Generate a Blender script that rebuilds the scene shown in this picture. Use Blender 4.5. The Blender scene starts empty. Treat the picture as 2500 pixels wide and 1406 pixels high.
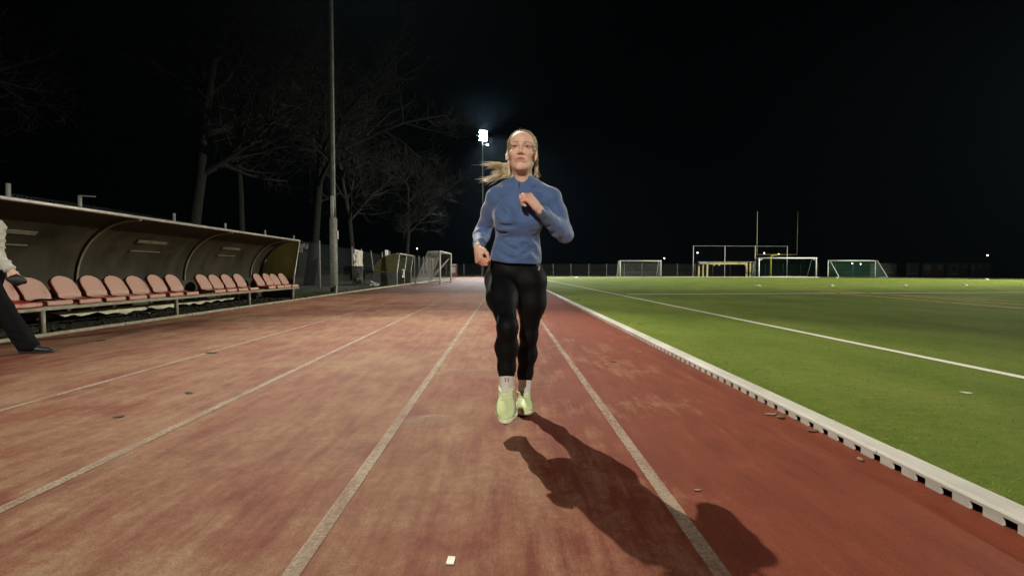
import bpy, math, random
import numpy as np
from mathutils import Vector, Matrix, Euler

SC = bpy.context.scene
COL = SC.collection
PI = math.pi
R = math.radians
rng = random.Random(7)

# ------------------------------------------------------------------ camera, world, exposure
CAM_H = 0.87
FPX = 1250.0
cd = bpy.data.cameras.new('camera')
cd.sensor_width = 36.0
cd.lens = 18.0
cd.clip_start = 0.05
cd.clip_end = 2000
cam = bpy.data.objects.new('camera', cd)
COL.objects.link(cam)
cam.location = (0, 0, CAM_H)
cam.rotation_euler = (R(90 - 1.97), 0, R(-0.825))
SC.camera = cam
bpy.context.view_layer.update()
CM = cam.matrix_world.to_3x3()

world = bpy.data.worlds.new('World')
SC.world = world
world.use_nodes = True
bg = world.node_tree.nodes['Background']
bg.inputs['Color'].default_value = (0.30, 0.46, 0.62, 1)
bg.inputs['Strength'].default_value = 0.0009

vs = SC.view_settings
vs.view_transform = 'Standard'
vs.look = 'None'
vs.exposure = 0
vs.gamma = 1
SC.cycles.max_bounces = 6
SC.cycles.transparent_max_bounces = 24


def ray(px, py):
    return CM @ Vector(((px - 1250) / FPX, -(py - 703) / FPX, -1))


def ground(px, py, z=0.0):
    d = ray(px, py)
    t = (z - CAM_H) / d.z
    return Vector((0, 0, CAM_H)) + d * t


def at(px, py, y):
    d = ray(px, py)
    t = y / d.y
    return Vector((0, 0, CAM_H)) + d * t


# ------------------------------------------------------------------ materials
def mat(name):
    m = bpy.data.materials.new(name)
    m.use_nodes = True
    nt = m.node_tree
    b = nt.nodes['Principled BSDF']
    return m, nt, b


def N(nt, typ, **kw):
    n = nt.nodes.new(typ)
    for k, v in kw.items():
        if k in n.inputs:
            n.inputs[k].default_value = v
        else:
            setattr(n, k, v)
    return n


def L(nt, a, b):
    nt.links.new(a, b)


def coords(nt, scale=(1, 1, 1), kind='Object'):
    tc = N(nt, 'ShaderNodeTexCoord')
    mp = N(nt, 'ShaderNodeMapping')
    mp.inputs['Scale'].default_value = scale
    L(nt, tc.outputs[kind], mp.inputs['Vector'])
    return mp.outputs['Vector']


def noise(nt, vec, scale, detail=4, rough=0.6, dist=0.0):
    n = N(nt, 'ShaderNodeTexNoise')
    n.inputs['Scale'].default_value = scale
    n.inputs['Detail'].default_value = detail
    n.inputs['Roughness'].default_value = rough
    n.inputs['Distortion'].default_value = dist
    L(nt, vec, n.inputs['Vector'])
    return n.outputs['Fac']


def ramp(nt, fac, stops):
    r = N(nt, 'ShaderNodeValToRGB')
    el = r.color_ramp.elements
    while len(el) < len(stops):
        el.new(0.5)
    for e, (p, c) in zip(el, stops):
        e.position = p
        e.color = (c[0], c[1], c[2], 1) if hasattr(c, '__len__') else (c, c, c, 1)
    L(nt, fac, r.inputs['Fac'])
    return r.outputs['Color']


def mixc(nt, fac, a, b, mode='MIX'):
    m = N(nt, 'ShaderNodeMix', data_type='RGBA', blend_type=mode)
    for sock, v in ((m.inputs[0], fac), (m.inputs[6], a), (m.inputs[7], b)):
        if hasattr(v, 'is_linked') or hasattr(v, 'links'):
            L(nt, v, sock)
        elif hasattr(v, '__len__'):
            sock.default_value = (v[0], v[1], v[2], 1)
        else:
            sock.default_value = v
    return m.outputs[2]


def mth(nt, op, a, b=0.0, clamp=False):
    m = N(nt, 'ShaderNodeMath', operation=op, use_clamp=clamp)
    for i, v in enumerate((a, b)):
        if hasattr(v, 'links'):
            L(nt, v, m.inputs[i])
        else:
            m.inputs[i].default_value = v
    return m.outputs[0]


def bump(nt, b, h, strength, dist):
    bn = N(nt, 'ShaderNodeBump')
    bn.inputs['Strength'].default_value = strength
    bn.inputs['Distance'].default_value = dist
    L(nt, h, bn.inputs['Height'])
    L(nt, bn.outputs['Normal'], b.inputs['Normal'])


def simple(name, c, rough=0.6, vary=0.25, scale=6.0, metal=0.0, spec=0.5, bmp=0.0, c2=None, bscale=60, stretch=(1, 1, 1)):
    """a base colour broken up by two sizes of wear, with an optional fine bump"""
    m, nt, b = mat(name)
    v = coords(nt, stretch)
    n1 = noise(nt, v, scale, 6, 0.65)
    lo = tuple(x * (1 - vary) for x in c)
    hi = c2 or tuple(min(1, x * (1 + vary)) for x in c)
    col = ramp(nt, n1, [(0.32, lo), (0.68, hi)])
    L(nt, col, b.inputs['Base Color'])
    rr = ramp(nt, noise(nt, v, scale * 2.3, 4), [(0.3, max(0, rough - 0.1)), (0.7, min(1, rough + 0.1))])
    L(nt, rr, b.inputs['Roughness'])
    b.inputs['Metallic'].default_value = metal
    b.inputs['Specular IOR Level'].default_value = spec
    if bmp:
        bump(nt, b, noise(nt, v, bscale, 3), bmp, 0.01)
    return m


def emitter(name, c, s):
    m, nt, b = mat(name)
    b.inputs['Base Color'].default_value = (0.8, 0.8, 0.8, 1)
    b.inputs['Emission Color'].default_value = (*c, 1)
    b.inputs['Emission Strength'].default_value = s
    return m


# ------------------------------------------------------------------ mesh collecting
class MB:
    def __init__(self):
        self.v = []
        self.f = []

    def add(self, vs, fs):
        o = len(self.v)
        self.v.extend([tuple(p) for p in vs])
        self.f.extend([tuple(i + o for i in f) for f in fs])
        return self

    def box(self, c, s, M=None):
        x, y, z = (k / 2 for k in s)
        pts = [Vector((i * x, j * y, k * z)) for i in (-1, 1) for j in (-1, 1) for k in (-1, 1)]
        if M is not None:
            pts = [M @ p for p in pts]
        c = Vector(c)
        return self.add([p + c for p in pts], [(0, 1, 3, 2), (4, 6, 7, 5), (0, 4, 5, 1), (2, 3, 7, 6), (0, 2, 6, 4), (1, 5, 7, 3)])

    def tube(self, pts, rad, n=8, cap=True, flat=None):
        pts = [Vector(p) for p in pts]
        if not hasattr(rad, '__len__'):
            rad = [rad] * len(pts)
        vs, fs = [], []
        up = None
        for i, p in enumerate(pts):
            t = (pts[min(i + 1, len(pts) - 1)] - pts[max(i - 1, 0)])
            t = t.normalized() if t.length > 1e-9 else Vector((0, 0, 1))
            if up is None:
                up = Vector((0, 0, 1)) if abs(t.z) < 0.9 else Vector((1, 0, 0))
            a = t.cross(up)
            a = a.normalized() if a.length > 1e-6 else t.orthogonal().normalized()
            b = a.cross(t)
            up = b
            for k in range(n):
                w = 2 * PI * k / n
                vs.append(p + (a * math.cos(w) + b * math.sin(w)) * rad[i])
        for i in range(len(pts) - 1):
            for k in range(n):
                fs.append((i * n + k, i * n + (k + 1) % n, (i + 1) * n + (k + 1) % n, (i + 1) * n + k))
        if cap:
            fs.append(tuple(range(n))[::-1])
            fs.append(tuple((len(pts) - 1) * n + k for k in range(n)))
        return self.add(vs, fs)

    def grid(self, rows):
        """rows: list of equal-length lists of points"""
        w = len(rows[0])
        return self.add([p for r in rows for p in r], [(i * w + j, i * w + j + 1, (i + 1) * w + j + 1, (i + 1) * w + j) for i in range(len(rows) - 1) for j in range(w - 1)])

    def poly(self, pts):
        return self.add(pts, [tuple(range(len(pts)))])

    def prism(self, outline, d):
        """closed outline extruded by vector d"""
        n = len(outline)
        a = [Vector(p) for p in outline]
        b = [p + Vector(d) for p in a]
        return self.add(a + b, [tuple(range(n))[::-1], tuple(range(n, 2 * n))] + [(i, (i + 1) % n, n + (i + 1) % n, n + i) for i in range(n)])

    def ball(self, c, r, n=10, m=7, M=None):
        r = r if hasattr(r, '__len__') else (r, r, r)
        vs, fs = [], []
        for i in range(m + 1):
            a = PI * i / m
            for k in range(n):
                w = 2 * PI * k / n
                p = Vector((r[0] * math.sin(a) * math.cos(w), r[1] * math.sin(a) * math.sin(w), r[2] * math.cos(a)))
                vs.append((M @ p if M is not None else p) + Vector(c))
        for i in range(m):
            for k in range(n):
                fs.append((i * n + k, (i + 1) * n + k, (i + 1) * n + (k + 1) % n, i * n + (k + 1) % n))
        return self.add(vs, fs)

    def build(self, name, m, parent=None, smooth=False, bevel=0.0, solid=0.0, loc=None):
        me = bpy.data.meshes.new(name)
        me.from_pydata(self.v, [], self.f)
        me.validate()
        me.update()
        for mm in (m if isinstance(m, (list, tuple)) else [m]):
            me.materials.append(mm)
        if smooth:
            me.polygons.foreach_set('use_smooth', [True] * len(me.polygons))
        o = bpy.data.objects.new(name, me)
        COL.objects.link(o)
        if parent is not None:
            o.parent = parent
        if loc is not None:
            o.location = loc
        if solid:
            s = o.modifiers.new('solid', 'SOLIDIFY')
            s.thickness = solid
            s.offset = 0
        if bevel:
            bv = o.modifiers.new('bevel', 'BEVEL')
            bv.width = bevel
            bv.segments = 2
            bv.limit_method = 'ANGLE'
        return o


def tag(o, label=None, cat=None, group=None, kind=None):
    for k, v in (('label', label), ('category', cat), ('group', group), ('kind', kind)):
        if v:
            o[k] = v
    return o


def empty(name, loc, label, cat, group=None, rz=0.0):
    o = bpy.data.objects.new(name, None)
    o.empty_display_size = 0.2
    COL.objects.link(o)
    o.location = loc
    o.rotation_euler = (0, 0, rz)
    return tag(o, label, cat, group)


def copy_thing(root, loc, label, rz=None):
    r = root.copy()
    COL.objects.link(r)
    r.location = loc
    if rz is not None:
        r.rotation_euler = (0, 0, rz)
    r['label'] = label
    for ch in root.children:
        c = ch.copy()
        COL.objects.link(c)
        c.parent = r
        for g in ch.children:
            d = g.copy()
            COL.objects.link(d)
            d.parent = c
    return r


# ------------------------------------------------------------------ floodlight masts (the light of the scene)
M_STEEL = simple('galvanised steel', (0.085, 0.092, 0.082), 0.5, 0.2, 3, 0.35)
M_CONC = simple('mast concrete', (0.22, 0.225, 0.19), 0.85, 0.35, 9, bmp=0.3)
M_HOUS = simple('lamp housing', (0.09, 0.09, 0.09), 0.5)
M_LENS = emitter('lamp lens', (0.93, 0.97, 1.0), 90)
M_WHITE = simple('white paint', (0.72, 0.71, 0.67), 0.45, 0.12, 7)


def spot(parent, loc, target, watts, size, blend, color, radius, name='floodlight_or_halo_beam'):
    ld = bpy.data.lights.new(name, 'SPOT')
    ld.energy = watts
    ld.spot_size = R(size)
    ld.spot_blend = blend
    ld.color = color
    ld.shadow_soft_size = radius
    o = bpy.data.objects.new(name, ld)
    COL.objects.link(o)
    o.location = loc
    o.rotation_euler = (Vector(target) - Vector(loc)).to_track_quat('-Z', 'Y').to_euler()
    o.parent = parent
    o.matrix_parent_inverse = parent.matrix_world.inverted()
    return o


def mast(base, height, target, watts, label, r0=0.14, r1=0.07, size=150, blend=0.6, color=(1.0, 0.95, 0.86), heads=((-0.7, 0), (0.7, 0)), radius=0.16, sleeve=False, targets=None, reach=0.18, shares=None, sizes=None):
    base = Vector(base)
    root = empty('floodlight_mast', base, label, 'floodlight mast', 'floodlight masts round the ground')
    bpy.context.view_layer.update()
    hs = [height * k / 10 for k in range(11)]
    if sleeve:
        MB().tube([(0, 0, 3.0)] + [(0, 0, h) for h in hs if h > 3.05], [r0] + [r0 + (r1 - r0) * h / height for h in hs if h > 3.05], 14).build('pole', M_STEEL, root, True)
    else:
        MB().tube([(0, 0, h) for h in hs], [r0 + (r1 - r0) * h / height for h in hs], 14).build('pole', M_STEEL, root, True)
    d = Vector(target) - (base + Vector((0, 0, height)))
    side = Vector((d.y, -d.x, 0)).normalized()
    fw = Vector((d.x, d.y, 0)).normalized()
    top = Vector((0, 0, height))
    MB().tube([top - side * 1.0, top + side * 1.0], 0.05, 8).build('crossbar', M_STEEL, root)
    for ih, (s, dz) in enumerate(heads):
        tgt = targets[ih] if targets else target
        d = Vector(tgt) - (base + Vector((0, 0, height)))
        c = top + side * s + fw * reach + Vector((0, 0, dz))
        q = (d.normalized()).to_track_quat('-Z', 'Y').to_matrix()
        hb = MB()
        hb.box(c, (0.55, 0.5, 0.2), q)
        h = hb.build('floodlight', M_HOUS, root, bevel=0.02)
        MB().box(c + q @ Vector((0, 0, -0.106)), (0.5, 0.45, 0.008), q).build('lens', M_LENS, h)
        MB().tube([top + side * s, c], 0.03, 6).build('bracket', M_STEEL, h)
        p = base + c + q @ Vector((0, 0, -0.16))
        if shares and not shares[ih]:
            continue
        spot(root, p, tgt, watts * (shares[ih] if shares else 1 / len(heads)), sizes[ih] if sizes else size, blend, color, radius)
    return root


MAST1 = mast((-6.93, 20.9, 0), 17.4, (0.35, 5.4, 0), 47000, 'near tall floodlight mast rising beside the red track behind the long dugout', 0.115, 0.075, sleeve=True, color=(1.0, 0.93, 0.76), size=32, blend=1.0, heads=((-0.29, 0), (0.29, 0)), reach=1.5, radius=0.11, targets=((0.5, 4.9, 0), (-1.6, 14.0, 0)), shares=(0.80, 0.20), sizes=(32, 46))
MAST2 = mast((-3.15, 74, 0), 20.0, (4, 59, 0), 150000, 'far floodlight mast with the glaring white lamp behind the runner', 0.10, 0.07, heads=((-0.31, 0.1), (0.31, 0.1), (-0.31, 0.62), (0.31, 0.62), (-0.31, -0.42), (0.31, -0.42)), color=(0.95, 0.97, 1.0), radius=0.35, size=84, blend=0.8, shares=(1, 0, 0, 0, 0, 0))  # bank of heads enlarged beyond the real lamp to imitate its glare
MAST3 = mast((-8.0, -44, 0), 18.5, (6.6, 2, 0), 76000, 'floodlight mast beside the track behind the photographer', heads=((0.0, 0.0),), color=(1.0, 0.93, 0.82), size=44, blend=0.7)
MAST4 = mast((72, 30, 0), 21.0, (30, 22, 0), 500000, 'floodlight mast on the far side of the green pitch', blend=0.7, color=(1.0, 0.96, 0.82), heads=((-0.8, 0), (0, 0), (0.8, 0)), targets=((24, 49, 0), (-2, 17, 0), (22, 17, 0)), shares=(0.62, 0.16, 0.16), sizes=(62, 23, 38))
spot(MAST2, (-2.9, 73.1, 20.0), (-2.4, 66, 55), 150000, 152, 0.9, (0.72, 0.88, 1.0), 0.4)  # added upward spot, no real head; lights the air into a halo
MB().tube([(0, 0, 19.9), (0, 0, 20.8)], 0.05, 8).build('lamp_post', M_STEEL, MAST2, True)
MB().tube([(-0.6, 0, 20.6), (0.6, 0, 20.6)], 0.04, 8).build('crossbar', M_STEEL, MAST2)
# details of the near mast
b = MB().tube([(0, 0, 0.0), (0, 0, 2.96)], [0.155, 0.145], 14)
b.tube([(0, 0, 2.96), (0, 0, 3.0)], [0.145, 0.115], 14)
sl = b.build('base_sleeve', M_CONC, MAST1, True)
MB().box((0.17, -0.02, 2.3), (0.05, 0.09, 0.34)).build('fuse_box', M_WHITE, MAST1, bevel=0.006)
MB().box((0.165, -0.02, 1.72), (0.03, 0.05, 0.12)).build('cable_clamp', M_HOUS, MAST1)
MB().box((0.165, -0.02, 2.02), (0.03, 0.05, 0.06)).build('cable_clamp', M_HOUS, MAST1)
b = MB()
for dx in (-0.035, 0.035):
    b.tube([(dx, -0.135, 3.0), (dx, -0.13, 3.85)], 0.022, 8)
b.build('cable_conduit', M_WHITE, MAST1, True)
for k in range(16):
    b = MB()
    z = 7.0 + k * 0.26 + rng.uniform(-0.08, 0.08)
    rr = 0.115 + (0.075 - 0.115) * z / 21 + 0.004
    b.tube([(rr * math.cos(w), rr * math.sin(w), z + 0.05 * math.sin(w + k)) for w in [2 * PI * i / 12 for i in range(13)]], 0.007, 4, False)
    b.build('cable_tie', M_HOUS, MAST1)
b = MB().ball((0.33, -0.25, 0.0), (0.24, 0.1, 0.1), 10, 6)
lh = b.build('floodlight', M_WHITE, MAST2, True)
lh.location = (0.35, 0, 18.75)
MB().ball((0.36, -0.28, -0.05), (0.19, 0.09, 0.08), 10, 6).build('lens', emitter('dim lamp lens', (0.95, 0.97, 1), 6), lh, True)
MB().tube([(-0.35, 0, 0), (0.3, -0.2, 0.02)], 0.03, 6).build('bracket', M_STEEL, lh)

# ------------------------------------------------------------------ ground, track, pitch
def track_material():
    m, nt, b = mat('worn red track')
    v = coords(nt)
    streak = noise(nt, coords(nt, (1.0, 0.07, 1)), 15, 6, 0.72)
    cross = noise(nt, coords(nt, (0.22, 1.25, 1)), 1.15, 7, 0.62, 0.5)
    patch = noise(nt, coords(nt, (1, 0.55, 1)), 1.25, 7, 0.66, 0.4)
    blot = noise(nt, coords(nt, (1, 0.45, 1)), 6.5, 6, 0.65, 0.5)
    fine = noise(nt, v, 130, 3, 0.7)
    mid = noise(nt, v, 24, 5, 0.7)
    sep = N(nt, 'ShaderNodeSeparateXYZ')
    L(nt, v, sep.inputs[0])
    x = sep.outputs[0]
    # running wear: lanes two to four are dusty, the strips by the kerb rail keep their red
    w = N(nt, 'ShaderNodeMapRange')
    w.inputs[1].default_value = 1.35
    w.inputs[2].default_value = -0.35
    w.inputs[3].default_value = 0.0
    w.inputs[4].default_value = 1.0
    L(nt, x, w.inputs[0])
    d = mth(nt, 'MULTIPLY', patch, 0.74)
    d = mth(nt, 'ADD', d, mth(nt, 'MULTIPLY', cross, 0.46))
    d = mth(nt, 'ADD', d, mth(nt, 'MULTIPLY', mth(nt, 'SUBTRACT', streak, 0.5), 0.42))
    d = mth(nt, 'ADD', d, mth(nt, 'MULTIPLY', mth(nt, 'SUBTRACT', mid, 0.5), 0.22))
    d = mth(nt, 'ADD', d, mth(nt, 'MULTIPLY', mth(nt, 'SUBTRACT', blot, 0.5), 0.55))
    d = mth(nt, 'ADD', d, mth(nt, 'MULTIPLY', w.outputs[0], 0.25))
    d = mth(nt, 'SUBTRACT', d, 0.23)
    dust = ramp(nt, d, [(0.47, 0.0), (0.62, 0.45), (0.78, 1.0)])
    red = ramp(nt, mth(nt, 'ADD', mth(nt, 'MULTIPLY', streak, 0.5), mth(nt, 'MULTIPLY', blot, 0.5)), [(0.3, (0.106, 0.0170, 0.0070)), (0.7, (0.198, 0.045, 0.019))])
    pale = ramp(nt, mth(nt, 'ADD', mth(nt, 'MULTIPLY', fine, 0.5), mth(nt, 'MULTIPLY', mid, 0.5)), [(0.3, (0.203, 0.104, 0.056)), (0.7, (0.308, 0.194, 0.120))])
    col = mixc(nt, dust, red, pale)
    dark = ramp(nt, fine, [(0.30, 0.62), (0.5, 1.0)])
    col = mixc(nt, 1.0, col, dark, 'MULTIPLY')
    L(nt, col, b.inputs['Base Color'])
    L(nt, ramp(nt, d, [(0.3, 0.62), (0.8, 0.78)]), b.inputs['Roughness'])
    b.inputs['Specular IOR Level'].default_value = 0.18
    h = mth(nt, 'ADD', mth(nt, 'MULTIPLY', fine, 0.6), mth(nt, 'MULTIPLY', mid, 0.5))
    bump(nt, b, h, 0.45, 0.012)
    return m


def line_material(name, c, wear, track=True):
    """worn paint: chips through to transparent so that the surface below shows"""
    m, nt, b = mat(name)
    v = coords(nt)
    n1 = noise(nt, coords(nt, (1, 0.3, 1)), 9, 6, 0.7)
    n2 = noise(nt, v, 70, 4, 0.7)
    n = mth(nt, 'ADD', mth(nt, 'MULTIPLY', n1, 0.6), mth(nt, 'MULTIPLY', n2, 0.4))
    a = ramp(nt, n, [(wear - 0.12, 0.0), (wear + 0.14, 0.66 if track else 0.95)])
    L(nt, a, b.inputs['Alpha'])
    L(nt, ramp(nt, n2, [(0.3, tuple(k * 0.78 for k in c)), (0.7, c)]), b.inputs['Base Color'])
    b.inputs['Roughness'].default_value = 0.75
    return m


def grass_material():
    m, nt, b = mat('artificial turf')
    v = coords(nt)
    n1 = noise(nt, coords(nt, (1, 0.5, 1)), 0.8, 5, 0.6)
    n2 = noise(nt, coords(nt, (1, 2.2, 1)), 7, 6, 0.75)
    n3 = noise(nt, coords(nt, (1, 1.6, 1)), 95, 3, 0.8)
    f = mth(nt, 'ADD', mth(nt, 'MULTIPLY', n1, 0.46), mth(nt, 'ADD', mth(nt, 'MULTIPLY', n2, 0.35), mth(nt, 'MULTIPLY', n3, 0.30)))
    col = ramp(nt, f, [(0.36, (0.062, 0.108, 0.010)), (0.53, (0.128, 0.182, 0.022)), (0.70, (0.21, 0.25, 0.050))])
    L(nt, col, b.inputs['Base Color'])
    b.inputs['Roughness'].default_value = 0.8
    b.inputs['Specular IOR Level'].default_value = 0.1
    h = mth(nt, 'ADD', n3, mth(nt, 'MULTIPLY', n2, 0.6))
    bump(nt, b, h, 0.9, 0.03)
    return m


M_TRACK = track_material()
M_LINE = line_material('worn lane paint', (0.3960, 0.3102, 0.2310), 0.43)
M_LINE_FAINT = line_material('almost gone lane paint', (0.3630, 0.2508, 0.1716), 0.56)
M_GRASS = grass_material()
M_TURFLINE = line_material('pitch line white', (0.6630, 0.6630, 0.5780), 0.22, False)
M_TURFYEL = line_material('pitch line yellow', (0.52, 0.36, 0.05), 0.40, False)
M_SOIL = simple('dark soil and weeds', (0.028, 0.030, 0.016), 0.95, 0.5, 5, c2=(0.06, 0.055, 0.03), bmp=0.8, bscale=30)
M_VERGE = simple('verge turf', (0.045, 0.055, 0.018), 0.9, 0.5, 3, bmp=0.9, bscale=70)
M_KERB = simple('kerb rail plastic', (0.47, 0.455, 0.405), 0.45, 0.22, 2.2, c2=(0.60, 0.59, 0.545), bmp=0.05, stretch=(1.6, 0.5, 3.0))
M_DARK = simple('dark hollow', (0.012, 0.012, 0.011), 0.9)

TR_L, TR_R, KERB_IN, FAR = -6.05, 1.70, 1.81, 67.0


def sheet(name, pts, z, m, parent=None, kind='structure'):
    o = MB().poly([(p[0], p[1], z) for p in pts]).build(name, m, parent)
    if kind and parent is None:
        o['kind'] = kind
    return o


sheet('ground', [(-400, -120), (400, -120), (400, 900), (-400, 900)], -0.02, M_SOIL)
track = sheet('track', [(TR_L, -60), (TR_R + 0.1, -60), (TR_R + 0.1, 66.5), (TR_L, 66.5)], 0.0, M_TRACK)


def strip(name, p, q, w, z, m, parent):
    p, q = Vector((p[0], p[1], 0)), Vector((q[0], q[1], 0))
    s = Vector((-(q - p).y, (q - p).x, 0)).normalized() * w / 2
    n = max(1, int((q - p).length / 4))
    rows = [[(p + (q - p) * t / n - s) + Vector((0, 0, z)), (p + (q - p) * t / n + s) + Vector((0, 0, z))] for t in range(n + 1)]
    return MB().grid(rows).build(name, m, parent)


for x, m in ((0.62, M_LINE), (-0.61, M_LINE), (-1.83, M_LINE), (-3.12, M_LINE), (-4.42, M_LINE_FAINT)):
    strip('lane_line', (x, -2), (x, 66), 0.052, 0.004, m, track)
# short worn stagger marks and patched paint across the lanes
for px, py, w, l in ((1035, 1028, 0.34, 0.24), (1160, 828, 0.55, 0.16), (1130, 905, 0.5, 0.12)):
    g = ground(px, py)
    ring = []
    for k in range(28):
        t = 2 * PI * k / 28
        cx_, cy_ = math.copysign(abs(math.cos(t)) ** 0.5, math.cos(t)), math.copysign(abs(math.sin(t)) ** 0.6, math.sin(t))
        ring.append((g.x + w / 2 * cx_ * rng.uniform(0.82, 1.05), g.y + l / 2 * cy_ * rng.uniform(0.7, 1.15), 0.0043))
    MB().poly(ring).build('stagger_mark', M_LINE_FAINT, track)
arc = []
for k in range(14):
    t = k / 13
    g = ground(160 + 330 * t, 1003 - 88 * t ** 0.8)
    arc.append([(g.x, g.y - 0.02, 0.0042), (g.x, g.y + 0.03, 0.0042)])
MB().grid(arc).build('curved_line', M_LINE_FAINT, track)

# pitch: the far edge follows the line the photograph shows
fe = [ground(1320, 677), ground(1700, 677.2), ground(2000, 678), ground(2260, 680.5), ground(2520, 683.8)]
fe = [Vector((KERB_IN, fe[0].y, 0))] + [Vector((p.x, p.y, 0)) for p in fe[1:]]
e1 = fe[-1] + (fe[-1] - fe[-2]).normalized() * 30
poly = [(KERB_IN - 0.03, -60), (110, -60), (110, e1.y)] + [(p.x, p.y) for p in reversed(fe + [e1])] + [(KERB_IN - 0.03, fe[0].y)]
dd = []
for p in poly:
    if not dd or (Vector(p) - Vector(dd[-1])).length > 0.01:
        dd.append(p)
pitch = sheet('pitch', dd, 0.012, M_GRASS)
a, c = ground(1345, 685.6, 0.016), ground(2500, 921, 0.016)
d = (c - a).normalized()
strip('touchline', a - d * 8, c + d * 12, 0.10, 0.016, M_TURFLINE, pitch)
a, c = ground(1530, 718.5, 0.016), ground(2500, 713.5, 0.016)
strip('penalty_line', a, c + (c - a), 0.26, 0.0165, M_TURFLINE, pitch)
for (x0, y0, x1, y1) in ((1900, 704, 2500, 737), (1960, 703, 2500, 744), (2000, 712, 2500, 753), (1900, 690, 2005, 691), (2104, 697, 2255, 700.3)):
    strip('yellow_line', ground(x0, y0, 0.017), ground(x1, y1, 0.017), 0.22, 0.017, M_TURFYEL, pitch)
# pale kerb along the far end of the pitch
b = MB()
pts = fe + [e1]
for p, q in zip(pts[:-1], pts[1:]):
    n = Vector((-(q - p).y, (q - p).x, 0)).normalized() * 0.14
    b.prism([p, q, q + n, p + n], (0, 0, 0.10))
tag(b.build('far_kerb', M_KERB), 'low pale kerb edging the far end of the green pitch', 'kerb', kind='structure')
# verge left of the track and the bank of grass beyond the end of the track
sheet('verge', [(-60, -60), (TR_L - 0.07, -60), (TR_L - 0.07, 66.5), (-60, 66.5)], -0.006, M_SOIL)
sheet('grass_verge', [(-9.5, 17), (TR_L - 0.08, 17), (TR_L - 0.08, 66.5), (-9.5, 66.5)], 0.0, M_VERGE)
sheet('end_lawn', [(-60, 66.6), (KERB_IN, 66.6), (KERB_IN, 84), (-60, 84)], 0.0, M_VERGE)
b = MB()
for k in range(40):
    y0 = -4 + k * 1.75
    b.box((TR_L - 0.03 + rng.uniform(-0.006, 0.006), y0 + 0.87, 0.012 + (0.0 if y0 < 16.5 else 0.01)), (0.06, 1.73, 0.05))
tag(b.build('track_edging', simple('edging stone', (0.36, 0.34, 0.24), 0.8, 0.3, 8), bevel=0.006), 'thin pale stone edging along the left side of the red track', 'edging', kind='structure')

# grass tufts and weeds along the left verge (nobody could count them)
b = MB()
for k in range(2600):
    y = 16.5 + 42 * rng.random() ** 1.6
    x = TR_L - 0.12 - 2.6 * rng.random() ** 1.3
    h = rng.uniform(0.03, 0.11)
    w = rng.uniform(0, 2 * PI)
    dx, dy = math.cos(w) * 0.012, math.sin(w) * 0.012
    lx, ly = rng.uniform(-0.05, 0.05), rng.uniform(-0.05, 0.05)
    b.add([(x - dx, y - dy, -0.01), (x + dx, y + dy, -0.01), (x + lx, y + ly, h)], [(0, 1, 2)])
tag(b.build('grass', simple('verge blades', (0.06, 0.075, 0.022), 0.8)), 'short rough grass along the left verge', 'grass', kind='stuff')
b = MB()
for k in range(1500):
    y = 3.5 + 13 * rng.random()
    x = TR_L - 0.10 - 1.5 * rng.random() ** 1.4
    h = rng.uniform(0.01, 0.05)
    w = rng.uniform(0, 2 * PI)
    s = rng.uniform(0.01, 0.03)
    b.add([(x - math.cos(w) * s, y - math.sin(w) * s, -0.01), (x + math.cos(w) * s, y + math.sin(w) * s, -0.004), (x + rng.uniform(-.04, .04), y + rng.uniform(-.04, .04), h)], [(0, 1, 2)])
tag(b.build('leaf_litter', simple('dead leaves', (0.05, 0.036, 0.02), 0.9)), 'dark dead leaves and weeds under the long bench', 'leaf litter', kind='stuff')

# turf fibres close to the camera, along the rail
nb = 30000
ru = np.random.default_rng(3)
yy = 0.9 + 9.0 * ru.random(nb) ** 1.35
xx = KERB_IN + 0.005 + (0.5 + yy * 0.95) * ru.random(nb) ** 1.25
hh = ru.uniform(0.004, 0.013, nb) 
ww = ru.uniform(0, 2 * PI, nb)
lx, ly = ru.normal(0, 0.010, nb), ru.normal(0, 0.010, nb)
wd = 0.0011 + 0.0005 * yy
V = np.empty((nb, 3, 3))
V[:, 0] = np.stack([xx - np.cos(ww) * wd, yy - np.sin(ww) * wd, np.full(nb, 0.010)], 1)
V[:, 1] = np.stack([xx + np.cos(ww) * wd, yy + np.sin(ww) * wd, np.full(nb, 0.010)], 1)
V[:, 2] = np.stack([xx + lx, yy + ly, 0.012 + hh], 1)
# leave the painted line clear
keep = np.ones(nb, bool)
A0, C0 = ground(1345, 685.6), ground(2500, 921)
dv = np.array([(C0 - A0).x, (C0 - A0).y]); dv /= np.linalg.norm(dv)
dist = np.abs((xx - A0.x) * dv[1] - (yy - A0.y) * dv[0])
V = V[dist > 0.055]
me = bpy.data.meshes.new('turf_fibres')
n = len(V)
me.from_pydata(V.reshape(-1, 3).tolist(), [], [(3 * i, 3 * i + 1, 3 * i + 2) for i in range(n)])
m_f = simple('turf fibre', (0.195, 0.275, 0.026), 0.8, 0.35, 14, spec=0.1)
me.materials.append(m_f)
o = bpy.data.objects.new('turf_grass', me)
COL.objects.link(o)
tag(o, 'short olive green artificial grass beside the white kerb rail', 'grass', kind='stuff')

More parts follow.
